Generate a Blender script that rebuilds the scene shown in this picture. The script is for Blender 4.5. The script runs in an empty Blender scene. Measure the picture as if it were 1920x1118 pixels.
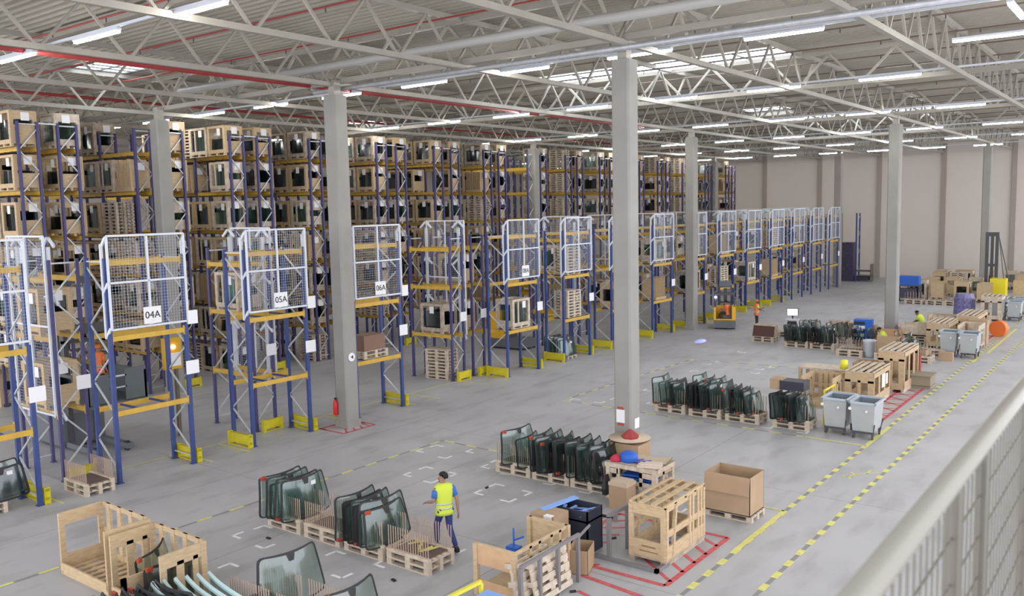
import bpy, bmesh, math, random
from mathutils import Vector, Matrix
random.seed(7)
R = math.radians
PI = math.pi
SC = bpy.context.scene
COL = SC.collection

# ------------------------------------------------------------------ camera
cam_d = bpy.data.cameras.new('camera')
cam = bpy.data.objects.new('camera', cam_d)
COL.objects.link(cam)
yaw, pit, rol, HC = R(37.2805), R(5.8859), R(-1.2305), 7.4
fw = Vector((-math.sin(yaw)*math.cos(pit), math.cos(yaw)*math.cos(pit), -math.sin(pit)))
rt0 = Vector((math.cos(yaw), math.sin(yaw), 0)); up0 = rt0.cross(fw)
rt = math.cos(rol)*rt0 + math.sin(rol)*up0
up = -math.sin(rol)*rt0 + math.cos(rol)*up0
M = Matrix((rt, up, -fw)).transposed().to_4x4()
M.translation = (0, 0, HC)
cam.matrix_world = M
cam_d.sensor_fit = 'HORIZONTAL'; cam_d.sensor_width = 36
cam_d.lens = 1635.57*36/1920
cam_d.clip_start = .05; cam_d.clip_end = 400
cam_d.dof.use_dof = True; cam_d.dof.focus_distance = 26; cam_d.dof.aperture_fstop = 4.0
SC.camera = cam
# ------------------------------------------------------------------ world, exposure
SC.view_settings.view_transform = 'Standard'; SC.view_settings.look = 'None'
SC.view_settings.gamma = 1; SC.view_settings.use_curve_mapping = False
SC.view_settings.exposure = 1.02
SC.cycles.max_bounces = 8; SC.cycles.diffuse_bounces = 5; SC.cycles.transparent_max_bounces = 24
SC.cycles.use_denoising = True
SC.cycles.sample_clamp_indirect = 4.0
W = bpy.data.worlds.new('ambient_fill'); SC.world = W; W.use_nodes = True  # added ambient fill, entering through the unbuilt near sides of the hall
W.node_tree.nodes['Background'].inputs[0].default_value = (.94, .94, .97, 1)
W.node_tree.nodes['Background'].inputs[1].default_value = 1.6
TUBE = 42.0      # emission of the ceiling tubes
SKYL = 3.2       # emission of the sky seen through the roof lights

# ------------------------------------------------------------------ materials
MATS = {}
def mat(name, c, rough=.6, metal=0., emit=0., alpha=None, noise=0., nscale=8., spec=.4, bump=0., stretch=None):
    if name in MATS: return MATS[name]
    m = bpy.data.materials.new(name); m.use_nodes = True; MATS[name] = m
    nt = m.node_tree; b = nt.nodes['Principled BSDF']
    b.inputs['Base Color'].default_value = (*c, 1)
    b.inputs['Roughness'].default_value = rough; b.inputs['Metallic'].default_value = metal
    b.inputs['Specular IOR Level'].default_value = spec
    if emit:
        b.inputs['Emission Color'].default_value = (*c, 1); b.inputs['Emission Strength'].default_value = emit
    if alpha is not None: b.inputs['Alpha'].default_value = alpha
    if noise or bump:
        tc = nt.nodes.new('ShaderNodeTexCoord'); mp = nt.nodes.new('ShaderNodeMapping')
        n = nt.nodes.new('ShaderNodeTexNoise'); n.inputs['Scale'].default_value = nscale; n.inputs['Detail'].default_value = 6
        if stretch: mp.inputs['Scale'].default_value = stretch
        nt.links.new(tc.outputs['Object'], mp.inputs[0]); nt.links.new(mp.outputs[0], n.inputs['Vector'])
        if noise:
            cr = nt.nodes.new('ShaderNodeValToRGB')
            lo = tuple(max(0, v*(1-noise)) for v in c); hi = tuple(min(1, v*(1+noise)) for v in c)
            cr.color_ramp.elements[0].position = .3; cr.color_ramp.elements[1].position = .7
            cr.color_ramp.elements[0].color = (*lo, 1); cr.color_ramp.elements[1].color = (*hi, 1)
            nt.links.new(n.outputs['Fac'], cr.inputs[0]); nt.links.new(cr.outputs[0], b.inputs['Base Color'])
        if bump:
            bp = nt.nodes.new('ShaderNodeBump'); bp.inputs['Strength'].default_value = bump
            nt.links.new(n.outputs['Fac'], bp.inputs['Height']); nt.links.new(bp.outputs[0], b.inputs['Normal'])
    return m

WOOD = mat('pine_wood', (.50, .375, .235), .75, noise=.13, nscale=5, stretch=(1, 1, 5))
WOODP = mat('pallet_wood', (.53, .45, .365), .8, noise=.2, nscale=6)
WOODG = mat('old_pallet_wood', (.40, .33, .26), .85, noise=.25, nscale=6)
PLY = mat('plywood', (.53, .34, .20), .7, noise=.12, nscale=3)
ROD = mat('beech_rod', (.42, .31, .25), .7)
CARD = mat('cardboard', (.40, .28, .18), .85, noise=.07, nscale=2)
CARDD = mat('cardboard_inside', (.30, .21, .14), .9)
BLUE = mat('blue_steel', (.035, .06, .20), .45, noise=.15, nscale=3)
YEL = mat('yellow_beam', (.58, .36, .05), .45, noise=.1, nscale=3)
YELG = mat('yellow_guard', (.58, .50, .02), .45, noise=.12, nscale=4)
GALV = mat('galvanised_steel', (.50, .52, .56), .45, metal=.35, noise=.1, nscale=6)
WSTEEL = mat('white_steel', (.62, .66, .74), .45)
ROOFST = mat('painted_roof_steel', (.325, .305, .27), .45, noise=.06, nscale=2)
REDP = mat('red_pipe', (.28, .03, .03), .5)
CONC = mat('column_concrete', (.285, .275, .26), .75, noise=.08, nscale=1.2, bump=.02)
WHITE = mat('white_paper', (.78, .78, .82), .7)
BLACK = mat('black_lettering', (.02, .02, .025), .7)
BLKP = mat('black_plastic', (.018, .018, .022), .5)
DARKM = mat('dark_steel', (.07, .07, .08), .5)
GREYM = mat('grey_steel', (.22, .21, .22), .5, metal=.2)
BINP = mat('bin_grey', (.40, .425, .44), .45, noise=.05, nscale=2)
BINI = mat('bin_inside', (.18, .21, .25), .6)
TYEL = mat('truck_yellow', (.75, .42, .03), .4)
TGREY = mat('truck_grey', (.13, .14, .16), .5)
SKIN = mat('skin', (.30, .17, .12), .6)
SKIND = mat('dark_skin', (.16, .085, .055), .6)
HAIR = mat('black_hair', (.012, .01, .01), .8)
HIVY = mat('hi_vis_yellow', (.52, .62, .06), .7)
HIVO = mat('hi_vis_orange', (.85, .22, .08), .7)
REFL = mat('reflective_band', (.42, .46, .44), .4)
SHIRTB = mat('blue_cotton', (.035, .14, .46), .8)
TROU = mat('navy_trousers', (.035, .045, .17), .85)
TROG = mat('dark_green_trousers', (.03, .04, .035), .85)
SHOE = mat('shoe_leather', (.02, .02, .02), .6)
BLUEP = mat('blue_plastic', (.02, .11, .50), .5)
LBLUE = mat('pale_blue_foam', (.22, .38, .80), .6)
REDR = mat('red_rubber', (.42, .06, .035), .5)
REDC = mat('red_cloth', (.30, .05, .05), .9)
ORAN = mat('orange_plastic', (.72, .17, .04), .5)
WALLM = mat('wall_panel', (.60, .55, .52), .8)
PILM = mat('wall_post', (.33, .29, .26), .8)
TAPEY = mat('yellow_floor_paint', (.64, .62, .20), .6, noise=.12, nscale=9)
TAPEG = mat('worn_grey_tape', (.25, .25, .24), .7)
TAPEW = mat('white_floor_paint', (.80, .80, .84), .6)
TAPER = mat('red_floor_paint', (.55, .10, .11), .6, noise=.2, nscale=9)
BOARDB = mat('brown_board', (.075, .03, .022), .5)
PURPLE = mat('dark_wrapped_goods', (.06, .05, .09), .35, noise=.4, nscale=9)

def glassmat(name, tint, dark, df):
    m = bpy.data.materials.new(name); m.use_nodes = True; nt = m.node_tree; nt.nodes.clear()
    o = nt.nodes.new('ShaderNodeOutputMaterial'); mx = nt.nodes.new('ShaderNodeMixShader'); mx2 = nt.nodes.new('ShaderNodeMixShader')
    t = nt.nodes.new('ShaderNodeBsdfTransparent'); t.inputs[0].default_value = (*tint, 1)
    g = nt.nodes.new('ShaderNodeBsdfGlossy'); g.inputs[0].default_value = (.9, .95, 1, 1); g.inputs['Roughness'].default_value = .12
    d = nt.nodes.new('ShaderNodeBsdfDiffuse'); d.inputs[0].default_value = (*dark, 1)
    mx.inputs[0].default_value = .09; mx2.inputs[0].default_value = df
    nt.links.new(t.outputs[0], mx2.inputs[1]); nt.links.new(d.outputs[0], mx2.inputs[2])
    nt.links.new(mx2.outputs[0], mx.inputs[1]); nt.links.new(g.outputs[0], mx.inputs[2]); nt.links.new(mx.outputs[0], o.inputs[0])
    return m
GLASS = glassmat('green_glass', (.60, .72, .68), (.10, .16, .145), .24)
GLASSD = glassmat('dark_privacy_glass', (.22, .27, .27), (.03, .045, .05), .3)

def emis(name, c, s):
    m = bpy.data.materials.new(name); m.use_nodes = True; nt = m.node_tree; nt.nodes.clear()
    o = nt.nodes.new('ShaderNodeOutputMaterial'); e = nt.nodes.new('ShaderNodeEmission')
    e.inputs[0].default_value = (*c, 1); e.inputs[1].default_value = s; nt.links.new(e.outputs[0], o.inputs[0]); return m
LAMP = emis('lamp_tube', (1, .98, .90), TUBE)
SKY = emis('sky_through_roof_light', (.86, .92, 1), SKYL)
SCRN = emis('lit_screen', (.85, .9, 1), 1.6)
BULB = emis('blue_lamp', (.45, .5, 1), 25)
BULBO = emis('orange_lamp', (1, .35, .12), 6)

def floor_mat():
    m = bpy.data.materials.new('polished_concrete'); m.use_nodes = True; nt = m.node_tree; b = nt.nodes['Principled BSDF']
    tc = nt.nodes.new('ShaderNodeTexCoord')
    def noise(scale, sc=(1, 1, 1), det=6):
        mp = nt.nodes.new('ShaderNodeMapping'); mp.inputs['Scale'].default_value = sc
        n = nt.nodes.new('ShaderNodeTexNoise'); n.inputs['Scale'].default_value = scale; n.inputs['Detail'].default_value = det
        nt.links.new(tc.outputs['Object'], mp.inputs[0]); nt.links.new(mp.outputs[0], n.inputs['Vector']); return n
    n1 = noise(.35); n2 = noise(1.6, (1, .35, 1), 10)
    cr = nt.nodes.new('ShaderNodeValToRGB'); cr.color_ramp.elements[0].position = .3; cr.color_ramp.elements[1].position = .72
    cr.color_ramp.elements[0].color = (.365, .365, .39, 1); cr.color_ramp.elements[1].color = (.445, .445, .475, 1)
    nt.links.new(n1.outputs['Fac'], cr.inputs[0])
    cr2 = nt.nodes.new('ShaderNodeValToRGB'); cr2.color_ramp.elements[0].position = .32; cr2.color_ramp.elements[1].position = .5
    cr2.color_ramp.elements[0].color = (.78, .76, .75, 1); cr2.color_ramp.elements[1].color = (1, 1, 1, 1)
    nt.links.new(n2.outputs['Fac'], cr2.inputs[0])
    mx = nt.nodes.new('ShaderNodeMix'); mx.data_type = 'RGBA'; mx.blend_type = 'MULTIPLY'; mx.inputs[0].default_value = .8
    nt.links.new(cr.outputs[0], mx.inputs[6]); nt.links.new(cr2.outputs[0], mx.inputs[7])
    nt.links.new(mx.outputs[2], b.inputs['Base Color'])
    b.inputs['Roughness'].default_value = .42; b.inputs['Specular IOR Level'].default_value = .35
    return m
FLOORM = floor_mat()
DECK = mat('roof_deck', (.345, .32, .27), .6)

# ------------------------------------------------------------------ mesh helpers
class MB:
    def __init__(s): s.v = []; s.f = []
    def add(s, vs, fs, M=None):
        n = len(s.v)
        s.v += [tuple(M @ Vector(p)) if M else tuple(p) for p in vs]; s.f += [tuple(i+n for i in f) for f in fs]; return s
    def box(s, c, d, M=None):
        x, y, z = c; a, b, h = d[0]/2, d[1]/2, d[2]/2
        vs = [(x-a, y-b, z-h), (x+a, y-b, z-h), (x+a, y+b, z-h), (x-a, y+b, z-h), (x-a, y-b, z+h), (x+a, y-b, z+h), (x+a, y+b, z+h), (x-a, y+b, z+h)]
        return s.add(vs, [(0, 3, 2, 1), (4, 5, 6, 7), (0, 1, 5, 4), (1, 2, 6, 5), (2, 3, 7, 6), (3, 0, 4, 7)], M)
    def bx(s, x0, x1, y0, y1, z0, z1, M=None): return s.box(((x0+x1)/2, (y0+y1)/2, (z0+z1)/2), (x1-x0, y1-y0, z1-z0), M)
    def bar(s, p, q, w, h=None, up=(0, 0, 1)):
        p, q = Vector(p), Vector(q); d = q-p; L = d.length; h = h or w
        if L < 1e-6: return s
        z = d/L; u = Vector(up)
        if abs(z.dot(u)) > .98: u = Vector((1, 0, 0))
        x = u.cross(z).normalized(); y = z.cross(x)
        Mx = Matrix((x, y, z)).transposed().to_4x4(); Mx.translation = (p+q)/2
        return s.box((0, 0, 0), (w, h, L), Mx)
    def tube(s, pts, r, n=8, close=False):
        pts = [Vector(p) for p in pts]; rs = r if isinstance(r, (list, tuple)) else [r]*len(pts)
        base = len(s.v); prev = None
        for i, p in enumerate(pts):
            d = (pts[min(i+1, len(pts)-1)]-pts[max(i-1, 0)]).normalized()
            u = Vector((0, 0, 1)) if abs(d.z) < .95 else Vector((1, 0, 0))
            x = u.cross(d).normalized(); y = d.cross(x)
            for k in range(n):
                a = 2*PI*k/n; s.v.append(tuple(p+rs[i]*(math.cos(a)*x+math.sin(a)*y)))
        for i in range(len(pts)-1):
            for k in range(n):
                a = base+i*n+k; b = base+i*n+(k+1) % n; s.f.append((a, b, b+n, a+n))
        s.f.append(tuple(base+k for k in reversed(range(n)))); s.f.append(tuple(base+(len(pts)-1)*n+k for k in range(n)))
        return s
    def cyl(s, p, q, r, n=16): return s.tube([p, q], r, n)
    def lathe(s, prof, n=20, c=(0, 0, 0), M=None):
        vs = []; fs = []
        for (r, z) in prof:
            for k in range(n):
                a = 2*PI*k/n; vs.append((c[0]+r*math.cos(a), c[1]+r*math.sin(a), c[2]+z))
        for i in range(len(prof)-1):
            for k in range(n):
                a = i*n+k; b = i*n+(k+1) % n; fs.append((a, b, b+n, a+n))
        fs.append(tuple(reversed(range(n)))); fs.append(tuple((len(prof)-1)*n+k for k in range(n)))
        return s.add(vs, fs, M)
    def loft(s, rings, cap=True):
        n = len(rings[0]); base = len(s.v)
        for r in rings: s.v += [tuple(p) for p in r]
        for i in range(len(rings)-1):
            for k in range(n):
                a = base+i*n+k; b = base+i*n+(k+1) % n; s.f.append((a, b, b+n, a+n))
        if cap:
            s.f.append(tuple(base+k for k in reversed(range(n)))); s.f.append(tuple(base+(len(rings)-1)*n+k for k in range(n)))
        return s
    def mesh(s, name, m, smooth=False):
        me = bpy.data.meshes.new(name); me.from_pydata(s.v, [], s.f); me.materials.append(m); me.update()
        if smooth:
            for p in me.polygons: p.use_smooth = True
        return me
def ob(name, me, parent=None, loc=(0, 0, 0), rz=0, m=None, smooth=False):
    if isinstance(me, MB): me = me.mesh(name, m, smooth)
    o = bpy.data.objects.new(name, me); COL.objects.link(o)
    o.location = loc; o.rotation_euler = (0, 0, rz)
    if parent: o.parent = parent
    return o
def tag(o, label, cat, group=None, kind=None):
    o['label'] = label; o['category'] = cat
    if group: o['group'] = group
    if kind: o['kind'] = kind
    return o
def thing(name, label, cat, loc=(0, 0, 0), rz=0, group=None, kind=None):
    o = bpy.data.objects.new(name, None); COL.objects.link(o); o.location = loc; o.rotation_euler = (0, 0, rz)
    o.empty_display_size = .2
    return tag(o, label, cat, group, kind)
def solo(name, label, cat, mb, m, loc=(0, 0, 0), rz=0, group=None, smooth=False):
    return tag(ob(name, mb, None, loc, rz, m, smooth), label, cat, group)
def struct(name, mb, m):
    o = ob(name, mb, m=m); o['kind'] = 'structure'; return o
def dup(root, label, loc, rz=0, group=None, cat=None):
    r = root.copy(); COL.objects.link(r); r.location = loc; r.rotation_euler = (0, 0, rz); r['label'] = label
    if group: r['group'] = group
    for ch in root.children:
        c = ch.copy(); COL.objects.link(c); c.parent = r
        for g in ch.children:
            d = g.copy(); COL.objects.link(d); d.parent = c
    return r
ORD = ['first', 'second', 'third', 'fourth', 'fifth', 'sixth', 'seventh', 'eighth', 'ninth', 'tenth', 'eleventh', 'twelfth', 'thirteenth', 'fourteenth', 'fifteenth', 'sixteenth', 'seventeenth', 'eighteenth', 'nineteenth', 'twentieth', 'twenty-first', 'twenty-second', 'twenty-third', 'twenty-fourth']
def flat_text(name, txt, size, m, parent, loc, rot, thick=.004):
    cu = bpy.data.curves.new(name, 'FONT'); cu.body = txt; cu.size = size; cu.extrude = thick; cu.align_x = 'CENTER'; cu.align_y = 'CENTER'
    t = bpy.data.objects.new('tmp', cu); COL.objects.link(t)
    dg = bpy.context.evaluated_depsgraph_get(); me = bpy.data.meshes.new_from_object(t.evaluated_get(dg))
    bpy.data.objects.remove(t); me.materials.clear(); me.materials.append(m)
    o = bpy.data.objects.new(name, me); COL.objects.link(o); o.parent = parent; o.location = loc; o.rotation_euler = rot
    return o

# ------------------------------------------------------------------ shell
XL, XR, YN, YF = -62, 3.5, -4, 88
struct('floor', MB().bx(XL, XR+3, YN-4, YF, -.2, 0), FLOORM)
ZD = 13.15
mb = MB(); y = YN; pts = []
while y < YF:                               # trapezoidal steel deck, ribs running along X
    pts += [(y, ZD), (y+.10, ZD), (y+.14, ZD+.09), (y+.28, ZD+.09), (y+.32, ZD)]; y += .32
vs = []
for (yy, z) in pts: vs += [(XL, yy, z), (XR, yy, z)]
struct('ceiling', MB().add(vs, [(2*i, 2*i+1, 2*i+3, 2*i+2) for i in range(len(pts)-1)]), DECK)
struct('wall_back', MB().bx(XL, XR, YF, YF+.3, 0, ZD+.2), WALLM)
struct('wall_left', MB().bx(XL-.3, XL, YN, YF, 0, ZD+.2), WALLM)
for i in range(11):
    x = -5.8-5.62*i
    struct('trim_%d' % (i+1), MB().bx(x-.18, x+.18, YF-.22, YF, 0, ZD), PILM)
struct('baseboard_back', MB().bx(-11.3, -5.6, YF-.05, YF, 0, .9), PILM)
# roof lights: framed openings with sky behind
def roof_light(i, x0, x1, y0, y1, nx, ny):
    m = MB().bx(x0, x1, y0, y1, ZD-.03, ZD-.02)
    w = struct('window_%d' % i, m, SKY)
    f = MB()
    for k in range(nx+1):
        x = x0+(x1-x0)*k/nx; f.bx(x-.03, x+.03, y0, y1, ZD-.08, ZD-.035)
    for k in range(ny+1):
        y = y0+(y1-y0)*k/ny; f.bx(x0, x1, y-.03, y+.03, ZD-.08, ZD-.035)
    ob('window_frame', f, w, m=mat('roof_light_frame', (.10, .10, .10), .6))
for i, a in enumerate([(-33.8, -31.4, 17.0, 19.1, 4, 2), (-23.0, -12.0, 32.4, 35.0, 6, 2), (-22.4, -19.2, 27.6, 28.8, 3, 1), (-10.5, -7.7, 41.0, 42.8, 4, 2),
                       (-22.3, -12.2, 59.5, 62, 8, 1), (-43.2, -40.9, 39.2, 41.4, 3, 2), (-10.4, -7, 68.6, 70.2, 3, 1), (-21.7, -19.2, 52.4, 54.2, 3, 1)]):
    roof_light(i+1, *a)

# columns
cols = [(-22.55, 20.1, 'grey concrete column with fire extinguisher, between the second and third mesh panels'),
        (-11.93, 20.85, 'tall grey concrete column beside the wooden pallet workbench'),
        (-22.7, 47.4, 'grey concrete column standing behind the yellow reach truck'),
        (-11.7, 48.3, 'grey concrete column rising among the pallets at right'),
        (-23.3, 77.4, 'slim distant grey column at the far end of the racks'),
        (-33.15, 20.1, 'leftmost grey concrete column, standing behind the first mesh panel'),
        (-33.9, 47.2, 'grey column buried in the tall racks at middle'),
        (-11.7, 76.0, 'farthest grey column, beside the tall lift truck mast'),
        (-33.9, 75.5, 'slim grey column at the far end of the tall racks')]
HCOL = 11.25
for (x, y, lab) in cols:
    t = thing('column', lab, 'column', (x, y, 0))
    w, c = (.27 if x == -11.93 else .29), .05
    ring = [(-w+c, -w), (w-c, -w), (w, -w+c), (w, w-c), (w-c, w), (-w+c, w), (-w, w-c), (-w, -w+c)]
    ob('shaft', MB().loft([[(a, b, 0) for a, b in ring], [(a, b, HCOL) for a, b in ring]]), t, m=CONC)
    ob('steel_head', MB().bx(-.14, .14, -.14, .14, HCOL, 11.75).bx(-.22, .22, -.22, .22, HCOL, HCOL+.03), t, m=ROOFST)
    ob('plinth', MB().bx(-.36, .36, -.36, .36, 0, .42) if x == -11.93 else MB().bx(-.31, .31, -.31, .31, 0, .25), t, m=CONC)

# trusses
def truss(axis, fixed, a0, a1, zb, zt, step, wb, wt, wd, label):
    t = thing('roof_truss', label, 'roof truss', kind='structure')
    P = (lambda s, z: (fixed, s, z)) if axis == 'y' else (lambda s, z: (s, fixed, z))
    ob('bottom_chord', MB().bar(P(a0, zb), P(a1, zb), wb, wb), t, m=ROOFST)
    ob('top_chord', MB().bar(P(a0, zt), P(a1, zt), wt, wt), t, m=ROOFST)
    d = MB(); s = a0
    while s < a1-step*.9:
        d.bar(P(s, zt-.05), P(s+step*.5-.06, zb+.03), wd); d.bar(P(s+step*.5+.06, zb+.03), P(s+step, zt-.05), wd); s += step
    o = ob('web_bars', d, t, m=ROOFST)
    return t
names = ['first', 'second', 'third', 'fourth', 'fifth', 'sixth', 'seventh', 'eighth', 'ninth', 'tenth']
for i, x in enumerate([-.3, -6.0, -11.65, -17.15, -22.6, -28.2, -33.9, -39.5, -45.2, -50.8]):
    truss('y', x, 0, 87.5, 11.62, 12.98, 2.35 if i != 1 else 1.9, .15, .15, .072, 'long pale steel roof truss running away from view, %s from the right' % names[i])
for i, y in enumerate([20.35, 33.9, 47.5, 61.1, 74.7]):
    truss('x', y, -60, 3, 11.75, 12.95, 2.35, .17, .14, .08, 'pale steel cross truss spanning the hall, %s counted from the front' % names[i])
# cross purlins right under the deck
for i, y in enumerate([6.8, 13.4, 27.2, 40.7, 54.3, 68]):
    o = ob('roof_purlin', MB().bx(-60, 3, y-.08, y+.08, 12.85, 13.1), m=ROOFST)
    tag(o, 'pale steel beam under the roof deck, %s counted from the front' % names[i], 'roof beam', kind='structure')
# air duct and pipes
o = solo('air_duct', 'large shiny round duct crossing the top of the hall', 'duct', MB().cyl((-30, 19.0, 11.98), (3, 19.0, 11.98), .13, 14), mat('grey_duct', (.40, .39, .38), .4), smooth=True)
o = solo('air_duct', 'thin silver conduit just below the large round duct', 'duct', MB().cyl((-24, 20.46, 11.52), (3, 20.46, 11.52), .075, 10), GALV, smooth=True)
solo('sprinkler_main', 'thick red sprinkler main running along the left trusses', 'pipe', MB().cyl((-24.0, 6, 11.75), (-24.0, 44, 11.75), .085, 10), REDP, smooth=True)
solo('sprinkler_main', 'thick red sprinkler main further left above the tall racks', 'pipe', MB().cyl((-36, 8, 12.3), (-36, 80, 12.3), .06, 8), REDP, smooth=True)
for i in range(24):
    y = 6.4+3.15*i
    t = thing('sprinkler_branch', 'thin sprinkler pipe under the roof deck, %s counted from the front' % ORD[i], 'pipe', (0, y, 12.75), group='sprinkler branch pipes')
    ob('pipe', MB().cyl((-58, 0, 0), (2, 0, 0), .026, 6), t, m=REDP if i < 6 else mat('grey_brown_pipe', (.16, .12, .11), .5))
    h = MB()
    for k in range(20): h.cyl((-57+3*k+.4*(i % 3), 0, 0), (-57+3*k+.4*(i % 3), 0, -.14), .02, 6)
    ob('sprinkler_heads', h, t, m=DARKM)

# ceiling lights
lamp0 = None; nl = 0
rows_l = [(10.9, 0), (22.15, 0), (32.4, 0), (44.9, 0), (57, 0), (68, 0), (79, 0)]
for ri, (y, _) in enumerate(rows_l):
    o = solo('light_rail', 'thin white rail carrying a row of strip lights, %s counted from the front' % ORD[ri], 'light rail', MB().bx(-54, 1, y-.03, y+.03, 11.70, 11.76), WSTEEL)
    for k in range(12):
        x = -8.1-4.1*k; lab = 'bright strip light hanging under the roof, %s row from the front, %s from the right' % (ORD[ri], ORD[k])
        if lamp0 is None:
            lamp0 = thing('ceiling_light', lab, 'ceiling light', (x, y, 11.6), group='roof strip lights')
            ob('housing', MB().bx(-1.02, 1.02, -.06, .06, .03, .09), lamp0, m=WSTEEL)
            ob('tube', MB().bx(-1.0, 1.0, -.042, .042, -.025, .03), lamp0, m=LAMP)
        else: dup(lamp0, lab, (x, y, 11.6))
for i, (x, y, lab) in enumerate([(-4.0, 26.4, 'strip light at the right edge under the roof'), (-3.1, 23.2, 'diagonal strip light at the top right corner')]):
    dup(lamp0, lab, (x, y, 11.6), PI/2 if i else 0)

# ------------------------------------------------------------------ tall racking
X0 = -33.8; PITCH = 4.5; Y0 = 14.85
LEV = [1.78, 3.40, 5.03, 6.68, 8.42, 10.02]
def frame_mesh(depth, H, n, w=.09, base=None):
    """upright frame in the XY=0 plane, posts at y=0 and y=depth; returns (posts, braces)"""
    p = MB()
    for y in (0, depth): p.bx(-w*.6, w*.6, y-w/2, y+w/2, 0, H).bx(-w, w, y-w*.8, y+w*.8, 0, .02)
    b = MB(); z = .35; s = 0; dz = (H-.6)/n
    b.bar((0, 0, .25), (0, depth, .25), .035); b.bar((0, 0, H-.1), (0, depth, H-.1), .045)
    for i in range(n):
        a, c = (0, depth) if i % 2 == 0 else (depth, 0)
        b.bar((0, a, z), (0, c, z+dz), .04); z += dz
    return p.mesh('upright_posts', base or BLUE), b.mesh('braces', GALV)
TP, TB = frame_mesh(.70, 10.95, 13, base=mat('blue_steel_lighting_tint', (.06, .055, .16), .5))  # same blue steel, with the violet cast of the lighting put into its colour
BAY = 2.75
BEAM = MB().bx(-BAY+.05, -.05, -.03, .03, -.15, 0).bx(-BAY+.05, -.05, -.035, .035, -.02, .0).mesh('beam', YEL)
XBAR = MB().bx(-.03, .03, -.05, .75, -.19, -.15); XBAR = XBAR.mesh('cross_bar', mat('shelf_bar', (.05, .045, .05), .6))
SPACER = MB().bar((0, 0, 0), (0, .75, 0), .05).mesh('row_spacer', WSTEEL)

# --- goods: crates
def crate_meshes(seed, L=1.28, Wd=.95, H=1.32):
    r = random.Random(seed); f = MB(); g = MB(); l = MB(); t = .045
    # pallet foot
    for y in (-Wd/2+.06, 0, Wd/2-.06): f.bx(-L/2, L/2, y-.05, y+.05, 0, .03); [f.bx(x-.06, x+.06, y-.05, y+.05, .03, .11) for x in (-L/2+.08, 0, L/2-.08)]
    f.bx(-L/2, L/2, -Wd/2, Wd/2, .11, .15)
    # end panels with a window
    for sx in (-1, 1):
        x = sx*(L/2-.02); w0, w1 = r.choice([.22, .32, .5]), r.choice([.2, .38, .5])
        f.bx(x-.02, x+.02, -Wd/2, -Wd/2+.14, .15, H); f.bx(x-.02, x+.02, Wd/2-.14, Wd/2, .15, H)
        f.bx(x-.02, x+.02, -Wd/2+.14, Wd/2-.14, H-w0, H); f.bx(x-.02, x+.02, -Wd/2+.14, Wd/2-.14, .15, .15+w1*r.choice([.6, 1, 1.3]))
    for sy in (-1, 1):
        y = sy*(Wd/2-.02)
        f.bx(-L/2, L/2, y-.02, y+.02, H-.10, H); f.bx(-L/2, L/2, y-.02, y+.02, .15, .27)
        for x in (-L/2+.06, L/2-.06): f.bx(x-.07, x+.07, y-.022, y+.022, .15, H)
        if r.random() < .2: x = r.uniform(-.25, .25); f.bx(x-.04, x+.04, y-.022, y+.022, .15, H)
    n = r.randint(5, 10); hh = r.uniform(.6, 1.0)
    for k in range(n):
        yy = -Wd/2+.14+(Wd-.28)*k/(n-1); top = .17+hh*r.uniform(.9, 1)
        pts = []
        for u in range(7):
            uu = -1+u/3; bulge = .05*(1-uu*uu)
            pts.append((uu*(L/2-.1), yy+bulge))
        for a, b in zip(pts, pts[1:]):
            g.add([(a[0], a[1], .17), (b[0], b[1], .17), (b[0]*.92, b[1], top), (a[0]*.92, a[1], top)], [(0, 1, 2, 3)])
    x = L/2+.003; y = r.uniform(-.1, .12); l.bx(x, x+.006, y-.14, y+.16, H-.36, H-.06)
    l2 = MB(); x2 = r.uniform(-.3, .3); l2.bx(x2-.12, x2+.12, -Wd/2-.008, -Wd/2-.002, H-.42, H-.12)
    return f.mesh('crate_frame', [WOOD, WOODP, WOODG, WOOD, WOODP, WOOD][seed % 6]), g.mesh('glass_sheets', [GLASSD, GLASS, GLASSD][seed % 3]), l.mesh('label_sheet', WHITE), l2.mesh('label_sheet', WHITE)
CR = [crate_meshes(s) for s in range(6)]
def board_crate(seed):
    r = random.Random(seed+50); f = MB(); L, Wd, H = 1.25, .95, 1.3
    for y in (-.4, 0, .4): f.bx(-L/2, L/2, y-.05, y+.05, 0, .11)
    f.bx(-L/2, L/2, -Wd/2, Wd/2, .11, .15)
    for k in range(9):                      # thin tall boards and flat packs standing on edge, leaning
        x = -L/2+.08+k*.13; ln = r.uniform(-.06, .06)
        f.bar((x, 0, .15), (x+ln, 0, H*r.uniform(.82, 1)), Wd*.9, .025, up=(1, 0, 0))
    l = MB().bx(L/2-.03, L/2+.0, -.2, .15, .85, 1.15)
    return f.mesh('standing_boards', WOOD), None, l.mesh('label_sheet', WHITE)
def pallet_mesh(m=WOODP, L=1.2, Wd=.8):
    f = MB()
    for y in (-Wd/2+.05, 0, Wd/2-.05):
        f.bx(-L/2, L/2, y-.05, y+.05, 0, .022)
        for x in (-L/2+.07, 0, L/2-.07): f.bx(x-.07, x+.07, y-.05, y+.05, .022, .1)
    for x in (-L/2+.07, 0, L/2-.07): f.bx(x-.07, x+.07, -Wd/2, Wd/2, .1, .122)
    for k in range(5):
        y = -Wd/2+.06+(Wd-.12)*k/4; f.bx(-L/2, L/2, y-.055, y+.055, .122, .144)
    return f.mesh('wooden_pallet', m)
PAL = pallet_mesh(); PALG = pallet_mesh(WOODG)
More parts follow.
